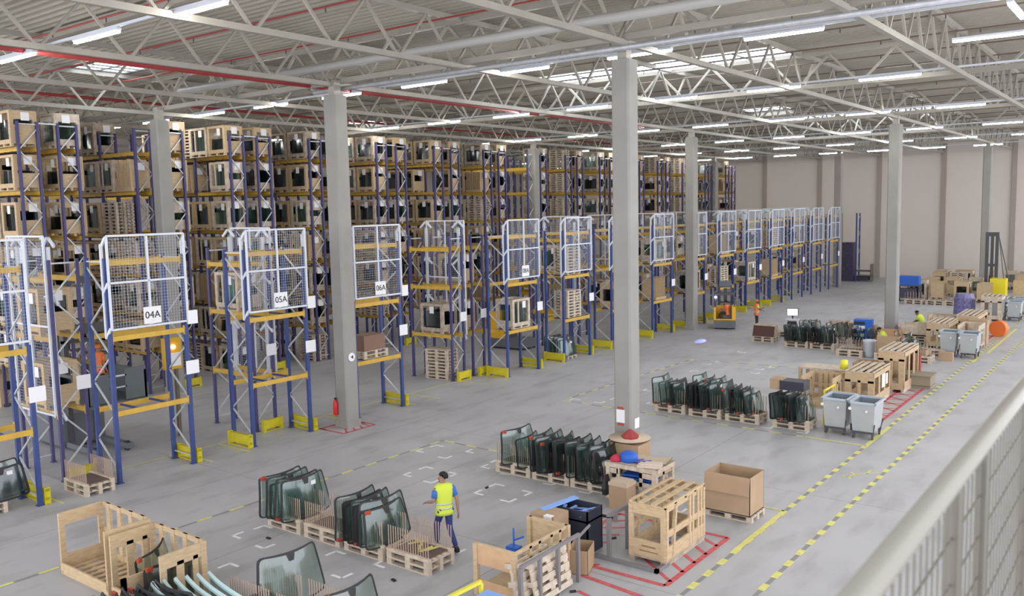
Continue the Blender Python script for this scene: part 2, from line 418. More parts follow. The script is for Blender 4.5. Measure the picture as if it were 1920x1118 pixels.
def pallet_stack_mesh():
    f = MB()
    for k in range(9):
        z = k*.146
        for y in (-.35, 0, .35): f.bx(-.6, .6, y-.05, y+.05, z, z+.02); [f.bx(x-.07, x+.07, y-.05, y+.05, z+.02, z+.1) for x in (-.53, 0, .53)]
        for j in range(5): f.bx(-.6, .6, -.4+.16*j, -.4+.16*j+.12, z+.1, z+.144)
    return f.mesh('stacked_pallets', WOODP)
PST = pallet_stack_mesh()
BC = [board_crate(s) for s in range(2)]
def goods(kind, i, label, loc, rz, group):
    if kind == 'stack':
        o = ob('pallet_stack', PST, None, loc, rz); return tag(o, label, 'pallets', group)
    if kind == 'boards': ms = BC[i % 2]; nm = 'board_bundle'
    else: ms = CR[i % 6]; nm = 'glass_crate'
    t = thing(nm, label, 'crate' if nm == 'glass_crate' else 'boards', loc, rz, group)
    for m in ms:
        if m: ob(m.name.split('.')[0], m, t)
    return t

NR = 15
def rack_bays(k): return 4 if k < 3 else 3 if k < 7 else 2
for k in range(NR):
    ya = Y0+PITCH*k
    xs0 = X0
    t = thing('tall_pallet_rack', 'double row of tall blue and yellow racking, %s from the left' % ORD[k], 'rack', (xs0, ya, 0), group='tall pallet racks')
    for side in (0, 1):
        nb = rack_bays(k) if side == 0 else 2; yo = 1.45*side
        for b in range(nb+1):
            f = ob('upright_frame', TP, t, (-BAY*b, yo, 0)); ob('braces', TB, f)
        for b in range(nb):
            for z in LEV:
                ob('beam', BEAM, t, (-BAY*b, yo+.04, z)); ob('beam', BEAM, t, (-BAY*b, yo+.66, z))
                if side == 0 and b < 2 and k < 6: [ob('cross_bar', XBAR, t, (-BAY*(b+q_), yo, z)) for q_ in (.2, .4, .6, .8)]
    ob('row_spacer', SPACER, t, (0, .70, 10.9))
    # goods
    depth = 5 if k < 3 else 3 if k < 7 else 2
    levs = [(-1, 0.0)]+list(enumerate(LEV))
    for side in (0, 1):
        n = depth if side == 0 else 1
        if k == 7 and side == 0: n = 0
        for (li, z) in levs:
            if side == 1 and li < 1 : continue
            if k >= 7 and li < 2: continue
            if li == -1 and k not in (0, 1, 2, 3): continue
            for j in range(n):
                r = random.random()
                if r < .05: continue
                kind = 'crate'
                if k == 13 and j == 0: continue
                if (k == 8 and side == 0 and j == 0) or (k in (12, 13) and j == 0 and side == 0): kind = 'stack'
                elif r > .93: kind = 'stack'
                elif r > .82 and side == 0: kind = 'boards'
                if li == -1 and random.random() < .35: continue
                x = X0-.72-1.36*j-(.05 if j % 2 else 0)
                what = {'crate': 'wooden crate of glass', 'stack': 'stack of empty pallets', 'boards': 'bundle of boards'}[kind]
                lv = 'on the ground' if li < 0 else '%s shelf up' % ORD[li]
                lab = '%s, %s tall rack, %s half, %s, %s in' % (what, ORD[k], 'left' if side == 0 else 'right', lv, ORD[j])
                goods(kind, random.randrange(6), lab, (x, ya+1.45*side+.35-(.08 if side == 0 else -.08), z+.004), random.uniform(-.03, .03) , 'goods stored in the tall racks')

# ------------------------------------------------------------------ transfer stations in front of the aisles
SP, SB = frame_mesh(1.02, 6.28, 7, w=.095)
SBEAM = MB().bx(-.035, .035, .06, 2.24, -.14, 0).bx(-.045, .045, .02, .07, -.2, .06).bx(-.045, .045, 2.23, 2.28, -.2, .06).mesh('beam', YEL)
CROSS = MB().bx(-1.0, 0, -.03, .03, -.05, 0).mesh('cross_bar', BLUE)
def mesh_panel_mesh(Wd, H, nx=2, zmid=.5):
    f = MB(); r = .028
    for z in (0, H*zmid, H): f.bx(-r, r, 0, Wd, z-r, z+r)
    for i in range(nx+1): y = Wd*i/nx; f.bx(-r, r, y-r, y+r, 0, H)
    w = MB(); n = int(Wd/.085)
    for i in range(1, n): y = Wd*i/n; w.bx(-.0028, .0028, y-.0028, y+.0028, 0, H)
    n = int(H/.085)
    for i in range(1, n): z = H*i/n; w.bx(-.0028, .0028, 0, Wd, z-.0028, z+.0028)
    return f.mesh('panel_frame', WSTEEL), w.mesh('wire_mesh', mat('wire_steel', (.42, .46, .55), .45))
MPF, MPW = mesh_panel_mesh(2.3, 2.56)
BRK = []
for (y, sg, yp) in ((-.05, 1, -.055), (2.35, -1, 2.355)):
    m_ = MB().bx(-.24, -.17, yp-.035, yp+.035, -.25, 2.35)
    for z in (2.52, 1.28, .05): m_.bar((-.205, y, z-.26), (-.02, y+sg*.03, z), .05, .07)
    BRK.append(m_.mesh('panel_bracket', WSTEEL))
BPF, BPW = mesh_panel_mesh(2.2, 5.0, 2, .5)
BBR = []
for yy in (.15, 2.05):
    m_ = MB().bx(-.22, -.16, yy-.06, yy-.02, -.3, 4.7).bx(-.22, -.16, yy+.02, yy+.06, -.3, 4.7)
    for z in (4.95, 3.35, 1.7, .1):
        m_.bar((-.2, yy-.04, z), (-.2, yy-.34, z-.24), .05, .08).bar((-.2, yy+.04, z), (-.2, yy+.34, z-.24), .05, .08).bx(-.2, 0, yy-.05, yy+.05, z-.03, z+.01)
    BBR.append(m_.mesh('panel_bracket', WSTEEL))
BFP, BFB = frame_mesh(.78, 6.25, 7, w=.085, base=mat('blue_steel_lighting_tint', (.06, .055, .16)))  # set-back uprights share the blue steel with the lighting's violet cast coloured in
BBEAM = MB().bx(-2.25, -.05, -.035, .035, -.14, 0).bx(-2.3, -2.24, -.045, .045, -.2, .06).bx(-.06, 0, -.045, .045, -.2, .06).mesh('beam', YEL)
# guard: yellow channel 1.15 long along X
def guard_mesh(L=1.15, H=.42):
    f = MB().bx(-L, 0, -.05, .05, 0, .03).bx(-L, 0, -.045, -.03, .10, H).bx(-L, 0, -.05, .06, H-.07, H).bx(-L, 0, -.05, .05, .12, .19)
    f.bx(-L, -L+.1, -.06, .08, 0, H+.02).bx(-.1, 0, -.06, .08, 0, H+.02)
    return f.mesh('rack_guard', YELG)
GRD = guard_mesh(); GRDS = guard_mesh(.8, .4)
def guard(label, x, y, rz, m=None):
    return tag(ob('rack_guard', m or GRD, None, (x, y, 0), rz), label, 'guard rail', 'yellow rack foot guards')
NS = 15
SIGN = MB().bx(-.012, .012, -.22, .22, -.2, .2)
for k in range(-1, NS):
    a = 12.15+4.45*k; i = k+1
    if k == 3: continue
    t = thing('transfer_rack', 'blue rack bay with white mesh screen facing the hall, %s from the left' % ORD[i], 'rack', (-23.1, a, 0), group='mesh-fronted rack bays')
    # the frames of this bay lie along X
    for yy in (0, 2.3):
        f = ob('upright_frame', SP, t, (0, yy, 0), PI/2); ob('braces', SB, f)
    for z in (2.03, 4.12, 6.2):
        ob('beam', SBEAM, t, (0, 0, z)); ob('beam', SBEAM, t, (-1.02, 0, z))
        if z < 3 or k % 2:
            for yy in (.7, 1.6): ob('cross_bar', CROSS, t, (0, yy, z-.01))
    if k != 3:
        p = ob('mesh_screen', MPF, t, (.14, 0, 4.32)); ob('wire_mesh', MPW, p); [ob('panel_bracket', q_, p) for q_ in BRK]
    if k in (-1, 0, 1, 2, 4) :
        s = ob('sign_board', MB().bx(-.012, .012, -.26, .26, -.24, .24), t, (.20, 1.15 if k >= 0 else 3.4, 4.62), m=WHITE)
        s.location.y = 1.15+.02
        flat_text('lettering', {-1: '03A', 0: '04A', 1: '05A', 2: '06A', 4: '08A'}[k], .28, BLACK, s, (.016, 0, 0), (PI/2, 0, PI/2))
    if k in (0, 1, 2):
        ob('small_sign', MB().bx(-.01, .01, -.16, .16, -.2, .2), t, (.20, 2.42, 4.42), m=WHITE)
    ob('notice_sheet', MB().bx(-.005, .005, 0, .42, -.2, .2), t, (.07, 2.2, 2.92), m=WHITE)
    # guards
    if k < 12:
        w = 'first second third fourth fifth sixth seventh eighth ninth tenth eleventh twelfth thirteenth'.split()[i]
        guard('yellow steel guard left of the %s mesh-fronted bay' % w, -23.0, a-.17, 0) if k not in (0,) else None
        guard('yellow steel guard right of the %s mesh-fronted bay' % w, -23.0, a+2.45, 0)
SIDE = [(11.35, -.07, 'left of the second mesh-fronted bay', 1), (17.85, .95, 'behind the third mesh-fronted bay', 1), (28.0, 1.05, 'right of the wide gap', 1), (29.4, None, 'beside the eight sign bay', 1)]
SIDE += [(12.15+4.45*k-1.62, 1.0, 'left of the %s mesh-fronted bay' % ORD[k+1], k % 2) for k in range(6, NS)]
for (yb, mo, where, gd) in SIDE:
    tb = thing('side_rack', 'narrow blue rack bay set back, '+where, 'rack', (-24.62, yb, 0), group='set-back rack bays')
    for xx in (0, -2.3):
        f = ob('upright_frame', BFP, tb, (xx, 0, 0)); ob('braces', BFB, f)
    for z in (2.0, 4.1, 5.75):
        ob('beam', BBEAM, tb, (0, 0, z)); ob('beam', BBEAM, tb, (0, .78, z))
    if mo is not None:
        p = ob('mesh_screen', BPF, tb, (-.05, mo, 1.9), PI/2); ob('wire_mesh', BPW, p); [ob('panel_bracket', q_, p) for q_ in BBR]
        if mo < 0: p.scale = (-1, 1, 1)
    ob('notice_sheet', MB().bx(-.005, .005, -.2, .2, -.2, .2), tb, (.09, .7, 2.75), m=WHITE)
    if gd and yb < 70: guard('short yellow guard before the set-back bay '+where, -24.35, yb+.85, PI/2, GRDS)

# guards at the feet of the tall racks
for k in range(8):
    guard('yellow guard at the foot of the %s tall double rack' % ORD[k], X0+.35, Y0+PITCH*k+2.15, PI/2, GRDS)

# ------------------------------------------------------------------ floor paint
def stripe(mb, p, q, w, z=.004):
    p, q = Vector((*p, 0)), Vector((*q, 0)); d = (q-p).normalized(); n = Vector((-d.y, d.x, 0))*w/2
    mb.add([tuple(p-n+Vector((0, 0, z))), tuple(q-n+Vector((0, 0, z))), tuple(q+n+Vector((0, 0, z))), tuple(p+n+Vector((0, 0, z)))], [(0, 1, 2, 3)])
def paint(name, label, segs, m, w, z=.004):
    mb = MB()
    for s in segs: stripe(mb, s[0], s[1], s[2] if len(s) > 2 else w, z)
    return solo(name, label, 'floor marking', mb, m)
def dashed(name, label, p, q, on, off, w):
    t = thing(name, label, 'floor marking', (0, 0, 0)); ds = dashes(p, q, on, off)
    for d in ds[:98]: ob('dash', (lambda m_: (stripe(m_, d[0], d[1], w, .005), m_)[1])(MB()), t, m=TAPEY)
    if ds[98:]:
        m_ = MB(); [stripe(m_, d[0], d[1], w, .005) for d in ds[98:]]; o = ob('far_dashes', m_, t, m=TAPEY); o['kind'] = 'stuff'
def dashes(p, q, on, off):
    p, q = Vector(p), Vector(q); L = (q-p).length; d = (q-p)/L; s = 0; out = []
    while s < L: out.append((tuple(p+d*s), tuple(p+d*min(L, s+on)))); s += on+off
    return out
paint('floor_tape', 'dark grey tape under the left walkway dashes', [((-7.18, 3), (-7.18, 86))], TAPEG, .09, .003)
paint('floor_tape', 'dark grey tape under the right walkway dashes', [((-6.03, 3), (-6.03, 86))], TAPEG, .09, .003)
dashed('walkway_line', 'left dashed yellow line of the walkway', (-7.18, 8), (-7.18, 86), .33, .36, .15)
dashed('walkway_line', 'right dashed yellow line of the walkway', (-6.03, 8), (-6.03, 86), .33, .36, .15)
paint('corner_line', 'solid yellow corner line by the cardboard box on its pallet', [((-7.2, 17.1), (-7.2, 20.14)), ((-7.2, 20.1), (-8.3, 20.1), .07)], TAPEY, .13, .006)
paint('corner_line', 'solid yellow corner line beneath the nearest pair of grey bins', [((-7.17, 26.95), (-7.17, 29.6)), ((-7.17, 26.95), (-9.05, 27.0), .1)], TAPEY, .13, .006)
paint('corner_line', 'solid yellow line beside the farther grey bins', [((-7.05, 43.6), (-7.05, 45.2)), ((-6.9, 46.5), (-6.9, 56))], TAPEY, .14, .006)
for lab, p, q in [('dashed yellow line behind the nearest windshield pallets', (-18.62, 7), (-18.5, 20.5)),
                  ('dashed yellow line from corner toward second pallet row', (-18.4, 20.45), (-15.0, 20.35)),
                  ('faded dashed yellow line along the third pallet row', (-18.5, 27.35), (-9.1, 27.0)),
                  ('faded dashed yellow line left of the far empty slots', (-18.5, 27.6), (-18.2, 38)),
                  ('faded dashed yellow line behind the far empty slots', (-18.2, 38), (-13.2, 38.4))]:
    paint('floor_tape', 'grey tape under the '+lab, [(p, q)], TAPEG, .08, .003)
    dashed('bay_line', lab, p, q, .42, .5, .10)
segs = []
for k in range(-1, 12):
    a = 12.15+4.45*k
    segs += [((-24.45, a-.4), (-24.45, a+2.7)), ((-22.75, a+2.72), (-24.45, a+2.72)), ((-22.75, a-.42), (-24.45, a-.42))]
    segs += dashes((-24.4, a+2.7), (-24.4, a+4.05), .5, .25)
paint('bay_line', 'thin yellow lines boxing in the blue rack bays', segs, TAPEY, .07, .004)
# white corner brackets
CH = [('N', -16.98, 12.37), ('W', -17.05, 11.54), ('S', -15.8, 11.47), ('N', -15.72, 10.54), ('N', -14.34, 12.28), ('W', -13.11, 12.25), ('S', -13.16, 11.38), ('W', -18.37, 19.09), ('W', -17.03, 19.88), ('S', -17.07, 18.97), ('N', -16.98, 18.01), ('W', -16.98, 17.1), ('E', -15.78, 18.0), ('S', -15.83, 17.0), ('W', -14.31, 16.99), ('S', -12.05, 13.66), ('N', -18.3, 19.93), ('N', -15.68, 19.68), ('W', -15.62, 18.9), ('N', -14.31, 17.89), ('E', -13.09, 17.85), ('S', -13.12, 16.94), ('S', -14.5, 18.7), ('S', -12.98, 18.65), ('S', -11.81, 18.6), ('S', -9.2, 18.66), ('N', -18.28, 27.82), ('S', -17.0, 27.74), ('N', -17.01, 28.71), ('N', -18.1, 38.0), ('S', -16.94, 37.13), ('W', -16.93, 37.9), ('W', -14.35, 37.9), ('S', -14.39, 37.11), ('S', -14.22, 36.19), ('W', -16.76, 30.6), ('W', -15.51, 28.56), ('N', -16.92, 35.46), ('W', -17.21, 41.11), ('S', -16.79, 40.98), ('S', -10.34, 27.45), ('S', -9.17, 27.45), ('S', -14.3, 9.3), ('N', -11.9, 11.2)]
DIR = {'N': ((0, -1), (1, 0)), 'S': ((-1, 0), (0, 1)), 'W': ((0, 1), (1, 0)), 'E': ((-1, 0), (0, -1))}
cm = {}
for d, (u, v) in DIR.items():
    m_ = MB()
    for a in (u, v): stripe(m_, (-a[0]*.04, -a[1]*.04), (a[0]*.30, a[1]*.30), .08)
    cm[d] = m_.mesh('corner_mark', TAPEW)
for i, (d, x, y) in enumerate(CH):
    if y < 14: wz = 'near the walking man'
    elif y < 21: wz = 'before the second pallet row'
    elif y < 32: wz = 'by the third pallet row'
    else: wz = 'in the far empty slots'
    nth = sum(1 for c in CH[:i] if (c[2] < 14) == (y < 14) and (c[2] < 21) == (y < 21) and (c[2] < 32) == (y < 32))
    tag(ob('corner_mark', cm[d], None, (x, y, 0)), 'white floor angle %s, %s of its set' % (wz, ORD[nth]), 'floor marking', 'white pallet slot corner marks')
# red hatching
def hatch(lab, x0, x1, y0, y1, step, w=.12):
    segs = [((x0, y0), (x1, y0)), ((x1, y0), (x1, y1)), ((x1, y1), (x0, y1)), ((x0, y1), (x0, y0))]
    s = x0-(y1-y0)
    y = y0
    n = int((y1-y0)/step)
    for i in range(n):
        yy = y0+step*(i+.4); segs.append(((x1, yy), (x1-1.0, min(y1, yy+.75)), w*.7)); 
        segs.append(((x0, yy), (x0+.7, min(y1, yy+.5)), w*.6))
    paint('no_parking_hatch', lab, segs, TAPER, w)
hatch('red striped no-parking box on floor under the tall wooden crate', -10.4, -7.62, 14.75, 17.75, .55)
paint('red_line', 'red painted lines at the bottom beside the small cardboard box', [((-10.4, 14.4), (-7.6, 14.05)), ((-10.2, 13.9), (-9.2, 13.6), .09), ((-8.9, 13.6), (-8.2, 13.4), .09), ((-9.9, 14.45), (-9.2, 14.9), .08)], TAPER, .12)
hatch('red striped box on floor beside the crates right of the bins', -8.3, -7.6, 29.9, 38.2, .9, .12)
hatch('red striped box on floor beside the farthest bins', -8.3, -7.6, 47.0, 56, 1.0, .12)
hatch('small red hatched square around the column base with extinguisher', -23.1, -21.9, 19.3, 20.75, .35, .1)
for i, x in enumerate((-10.9, -16.2, -21.0, -3.6)):
    struct('trim_%d' % (30+i), (lambda m_: (stripe(m_, (x, 3), (x, 87), .018, .002), m_)[1])(MB()), TAPEG)
for i, y in enumerate((14.5, 21.6, 31, 40.3)):
    struct('trim_%d' % (40+i), (lambda m_: (stripe(m_, (-32, y), (3, y), .015, .002), m_)[1])(MB()), TAPEG)
# faded walking figure
fig = MB()
for a, b, w in [((0, 0), (.25, .45), .10), ((.25, .45), (.1, .95), .12), ((.25, .45), (.55, .9), .1), ((0, 0), (-.35, .15), .1), ((0, 0), (-.1, -.4), .12), ((-.1, -.4), (-.35, -.5), .1), ((-.1, -.35), (.15, -.6), .1)]:
    stripe(fig, a, b, w, .005)
solo('walkway_symbol', 'worn yellow walking figure painted on the walkway', 'floor marking', fig, TAPEY, (-6.62, 23.9, 0), R(-15)).scale = (.6, .7, 1)

# ------------------------------------------------------------------ pallets, rods, windshields
def pallets(x, y, where, n=2, rz=0, m=None):
    """n stacked pallets, left-near corner x,y"""
    for i in range(n):
        pos = ['lower', 'upper'][i] if n == 2 else 'single'
        tag(ob('wooden_pallet', m or PAL, None, (x+.6, y+.4, i*.1455), rz), '%s wooden pallet %s' % (pos, where), 'pallet', 'wooden pallets under the windshield stands')
RODM = MB().cyl((0, 0, 0), (0, 0, .5), .011, 6).mesh('rod', ROD)
RAIL = MB().bx(-.6, .6, -.045, .045, 0, .045).mesh('rail', WOODP)
BASEB = MB().bx(-.5, .5, -.3, .3, 0, .02).mesh('base_mat', mat('brown_felt', (.13, .09, .08), .9))
def rods(x, y, z, where, n=15, mat_=True):
    t = thing('rod_divider', 'rows of thin rods %s' % where, 'divider rack', (x+.6, y+.4, z), group='wooden rod dividers')
    for yy in (-.355, .355):
        ob('rail', RAIL, t, (0, yy, 0))
        for k in range(n): ob('rod', RODM, t, (-.56+1.12*k/(n-1), yy, .045))
    if mat_: ob('base_mat', BASEB, t)
    return t
rr = random.Random(3)
def outline(Wb, Wt, H, n=9):
    """closed outline of a windshield (u across, v up)"""
    pts = []; r = .1
    cor = [(-Wb/2, 0), (Wb/2, 0), (Wt/2, H), (-Wt/2, H)]
    for i in range(4):
        p = Vector(cor[i]); a = Vector(cor[i-1]); b = Vector(cor[(i+1) % 4])
        da = (a-p).normalized(); db = (b-p).normalized()
        p0, p1 = p+da*r, p+db*r
        for t in (0, .33, .67, 1):
            q = (1-t)**2*p0+2*t*(1-t)*p+t*t*p1; pts.append(q)
        for s in range(1, 6): pts.append(p1.lerp(b+(p-b).normalized()*r, s/6))
    return pts
def shield_meshes(Wb, Wt, H, bow, lean, bord, glass, frit):
    o = outline(Wb, Wt, H)
    def P(u, v, off=0):
        q = 1-(2*u/Wb)**2
        return (bow*q+lean*(v/H)-.06*(v/H)**2+off, u, v-.02*math.cos(u*2))
    c = Vector((0, H/2)); g = MB(); f = MB()
    inner = [c+(p-c)*1.0-(p-c).normalized()*bord for p in o]
    K = 6; base = 0
    for j in range(K+1):
        for p in inner: q = c+(p-c)*(j/K); g.v.append(P(q.x, q.y))
    n = len(o)
    for j in range(K):
        for i in range(n): g.f.append((j*n+i, j*n+(i+1) % n, (j+1)*n+(i+1) % n, (j+1)*n+i))
    for off in (-.006, .006):
        b0 = len(f.v)
        for ring in (inner, o):
            for p in ring: f.v.append(P(p.x, p.y, off))
        for i in range(n): f.f.append((b0+i, b0+(i+1) % n, b0+n+(i+1) % n, b0+n+i))
    # mirror patch at top centre
    f.add([P(-.09, H-bord, .008), P(.09, H-bord, .008), P(.05, H-bord-.12, .008), P(-.05, H-bord-.12, .008)], [(0, 1, 2, 3)])
    cl = []
    for (u, v, q_) in ((-Wb/2+.10, .05, 1), (Wb/2-.12, .03, .8), (-Wt/2+.10, H-.04, 1.2)):
        x, yy, z = P(u, v); cl.append(MB().box((x, yy, z), (.05, .12*q_, .06*q_)).box((x+.01, yy+.04, z-.03), (.04, .06, .05)).mesh('corner_protector', REDR))
    st = MB(); x, yy, z = P(.2, H*.8, .012); st.box((x, yy, z), (.006, .14, .10))
    return g.mesh('pane', glass, True), f.mesh('black_border', frit), cl, st.mesh('sticker', WHITE)
SH = {'big': shield_meshes(1.52, 1.22, .94, .20, -.14, .042, GLASS, BLKP),
      'low': shield_meshes(1.42, 1.15, .80, .16, -.16, .04, GLASS, BLKP),
      'dark': shield_meshes(1.35, 1.12, .85, .15, -.10, .06, GLASSD, BLKP),
      'small': shield_meshes(1.1, .9, .7, .08, -.06, .05, GLASS, BLKP)}
def shield(kind, x, y, z, label, group, rz=0, clips=True, sticker=False, tilt=0, roll=0):
    t = thing('windshield', label, 'windshield', (x, y, z), rz, group)
    t.rotation_euler = (roll, tilt, rz)
    g, f, c, s = SH[kind]
    ob('pane', g, t); ob('black_border', f, t)
    if clips:
        for c_ in rr.sample(c, 1): ob('corner_protector', c_, t)
    if sticker: ob('sticker', s, t)
    return t
ZP = .295
def stack(x0, x1, y, n, kinds, where, z=ZP+.02, yaw_=0):
    for i in range(n):
        x = x0+(x1-x0)*(i/(n-1) if n > 1 else 0)
        k = kinds[i % len(kinds)]
        nth = ORD[i] if n > 1 else 'single'
        shield(k, x, y+rr.uniform(-.06, .06), z, '%s glass windshield from the left %s' % (nth, where) if n > 1 else 'single glass windshield '+where, 'windshields '+where,
               yaw_+rr.uniform(-.12, .12), clips=(i % 3 == 0), sticker=(i % 3 == 1), tilt=rr.uniform(-.03, .03), roll=rr.uniform(-.03, .03))
# row nearest (y 12.45)
for x, w in [(-16.95, 'first from the left in the nearest row'), (-15.62, 'second from the left in the nearest row'), (-14.27, 'third from the left in the nearest row'), (-12.95, 'fourth from the left, by the walking man')]:
    pallets(x, 12.45, w); rods(x, 12.45, .291, 'on pallet '+w, 17)
stack(-16.75, -16.05, 12.85, 5, ['big', 'big', 'low', 'big'], 'on the leftmost pallet of the nearest row')
stack(-14.15, -13.25, 12.85, 7, ['big', 'dark', 'low', 'big', 'dark', 'big', 'low'], 'on the third pallet of the nearest row')
m_ = MB()
for i in range(9): a = i*.7; m_.bar((-.35+.08*i, .2*math.sin(a), .03+.02*(i % 3)), (-.1+.06*i, .2*math.cos(a), .08+.03*(i % 2)), .03)
solo('strap_heap', 'heap of yellow straps and clips on the pallet by the walking man', 'straps', m_, mat('faded_yellow_strap', (.55, .48, .15), .7), (-12.35, 12.85, .32))
# second row (y 18.8)
for x, w in [(-15.02, 'first from the left in the second row'), (-13.75, 'second from the left in the second row'), (-12.50, 'third from left in the second row, beside the workbench')]:
    pallets(x, 18.8, w); rods(x, 18.8, .291, 'on pallet '+w, 17)
stack(-14.5, -14.05, 19.2, 2, ['big', 'low'], 'on the left pallet of the second row')
stack(-13.6, -12.75, 19.2, 7, ['big', 'dark', 'big', 'low', 'dark', 'big', 'dark'], 'on the middle pallet of the second row')
stack(-12.4, -11.55, 19.2, 6, ['big', 'dark', 'big', 'low', 'big', 'dark'], 'on the right pallet of the second row')
# third row (y 27.8)
for x, w in [(-14.72, 'first from the left in the third row'), (-13.38, 'second from the left in the third row'), (-12.02, 'third from the left in the third row'), (-10.35, 'fourth in the third row, left of the grey bins')]:
    pallets(x, 27.7, w); rods(x, 27.7, .291, 'on pallet '+w, 13)
stack(-14.6, -14.3, 28.1, 2, ['big', 'low'], 'on the far left pallet of the third row')
stack(-14.1, -13.75, 28.1, 3, ['low', 'dark', 'low'], 'in the second cluster of the third row')
stack(-13.35, -12.45, 28.1, 8, ['dark', 'low', 'dark', 'dark', 'big', 'low', 'dark', 'big'], 'on the second pallet of the third row')
stack(-13.0, -12.4, 28.9, 3, ['big', 'big', 'dark'], 'standing behind the second pallet of the third row', z=.30)
stack(-11.9, -11.05, 28.1, 7, ['low', 'dark', 'small', 'low', 'dark', 'low', 'small'], 'on the third pallet of the third row')
stack(-10.3, -9.35, 28.1, 9, ['dark', 'low', 'dark', 'low', 'big', 'dark', 'low', 'dark', 'low'], 'on the pallet left of the grey bins')
stack(-13.9, -13.9, 29.9, 1, ['big'], 'standing alone behind the third row', z=.15)
tag(ob('wooden_pallet', PAL, None, (-13.9, 29.9, 0)), 'wooden pallet alone behind the third row, under one windshield', 'pallet')
m_ = MB().bx(-.4, .4, -.3, .3, 0, .3)
solo('black_crate_box', 'black box lying on the windshields left of the grey bins', 'box', m_, mat('dark_box', (.03, .03, .05), .5), (-9.8, 28.2, 1.24))
solo('small_carton', 'small brown carton on the left of the black box', 'box', MB().bx(-.2, .2, -.25, .25, 0, .35), CARD, (-10.35, 28.2, 1.22))
# fourth row far (y ~43)
for i, (x, y, w) in enumerate([(-17.9, 44.7, 'under the dark brown board by the orange-vested man'), (-15.8, 43.85, 'second in the fourth row'), (-14.5, 43.85, 'third in the fourth row'), (-12.75, 42.4, 'fourth in the fourth row, empty on top'), (-10.95, 42.15, 'fifth in the fourth row, before the column'), (-9.7, 42.15, 'sixth in the fourth row, right of the column')]):
    pallets(x, y, w)
    if i: rods(x, y, .291, 'on pallet '+w, 9)
    pallets(x+.1, y+2.2, 'behind the one '+w)
rods(-15.7, 46.1, .291, 'on the back pallet second in the fourth row', 9); rods(-14.4, 46.1, .291, 'on the back pallet third in the fourth row', 9)
stack(-15.7, -14.8, 44.2, 6, ['dark', 'low', 'dark', 'small', 'low', 'dark'], 'on the second pallet of the fourth row')
stack(-15.6, -14.8, 46.4, 4, ['low', 'low', 'dark', 'low'], 'on the pallet behind the second of the fourth row')
stack(-14.4, -13.5, 44.2, 5, ['dark', 'small', 'dark', 'low', 'dark'], 'on the third pallet of the fourth row')
stack(-14.2, -13.4, 46.4, 4, ['low', 'small', 'low', 'dark'], 'on the pallet behind the third of the fourth row')
stack(-12.5, -11.8, 44.9, 4, ['dark', 'low', 'small', 'dark'], 'behind the empty pallet of the fourth row')
stack(-10.5, -10.0, 44.9, 2, ['low', 'small'], 'behind the column in the fourth row')
stack(-9.6, -9.1, 42.6, 3, ['low', 'small', 'low'], 'right of the column in the fourth row')
t = thing('leaning_board', 'dark brown board crate on the pallet by the orange-vested man', 'crate', (-17.3, 45.1, .292))
ob('front_board', MB().bar((0, -.35, 0), (0, -.15, .55), 1.15, .03, up=(0, 1, 0)), t, m=BOARDB); ob('lid', MB().bx(-.6, .6, -.2, .5, .55, .6).bx(-.55, -.5, -.15, .45, 0, .55).bx(.5, .55, -.15, .45, 0, .55), t, m=WOODG)
# tall cartons and panels standing on the fourth row
for i, (x, y, w, h, m, lab) in enumerate([(-12.9, 47.5, 1.3, .95, CARD, 'wide tan carton panel behind the fourth row'), (-11.5, 47.4, 1.0, .8, mat('orange_carton', (.55, .32, .18), .8), 'orange tinted carton panel behind the fourth row'),
                                        (-10.4, 42.5, .9, .85, CARD, 'pale torn carton on the pallet before the column'), (-9.2, 42.7, .9, .3, CARD, 'low carton on the pallet right of the column'),
                                        (-14.5, 49.0, 1.1, .9, WOODP, 'pale board carton at the back of the fourth row')]):
    m_ = MB().bx(-w/2, w/2, -.3, -.28, 0, h).bx(-w/2, w/2, .28, .3, 0, h*.9).bx(-w/2, -w/2+.02, -.3, .3, 0, h).bx(w/2-.02, w/2, -.3, .3, 0, h*.95).bx(-w/2, w/2, -.3, .3, 0, .02)
    solo('carton', lab, 'box', m_, m, (x, y, .293 if y < 43 else 0), rr.uniform(-.1, .1))
# computer station, cabinet
t = thing('terminal_cart', 'white computer station with lit screen behind the fourth row', 'workstation', (-16.6, 47.3, 0), R(10))
ob('stand', MB().bx(-.35, .35, -.25, .25, 0, .06).bx(-.3, -.24, -.2, .2, 0, 1.0).bx(.24, .3, -.2, .2, 0, 1.0).bx(-.35, .35, -.25, .25, .95, 1.0).bx(-.33, .33, -.24, .24, .5, .54), t, m=WSTEEL)
ob('printer', MB().bx(-.25, .25, -.2, .2, 0, .3), t, (0, 0, .54), m=BLKP)
s = ob('monitor', MB().bx(-.3, .3, -.03, .03, 0, .42).bx(-.04, .04, -.02, .02, -.15, 0), t, (0, 0, 1.16), m=BLKP); ob('screen', MB().bx(-.27, .27, -.036, -.031, .03, .39), s, m=SCRN)
t = thing('drawer_trolley', 'blue and white drawer trolley just left of the column', 'trolley', (-12.75, 47.0, 0), R(8))
ob('body', MB().bx(-.45, .45, -.3, .3, .1, 1.25), t, m=BLUEP)
for i in range(5): ob('drawer', MB().bx(-.44, .1, -.34, -.3, .16+.21*i, .30+.21*i), t, m=WSTEEL if i % 2 else BLKP)
solo('waste_drum', 'pale grey plastic drum beside the torn carton', 'drum', MB().lathe([(.22, 0), (.27, .05), (.28, .7), (.3, .72), (.3, .8), (.1, .82)], 18), WSTEEL, (-11.35, 42.9, 0), smooth=True)

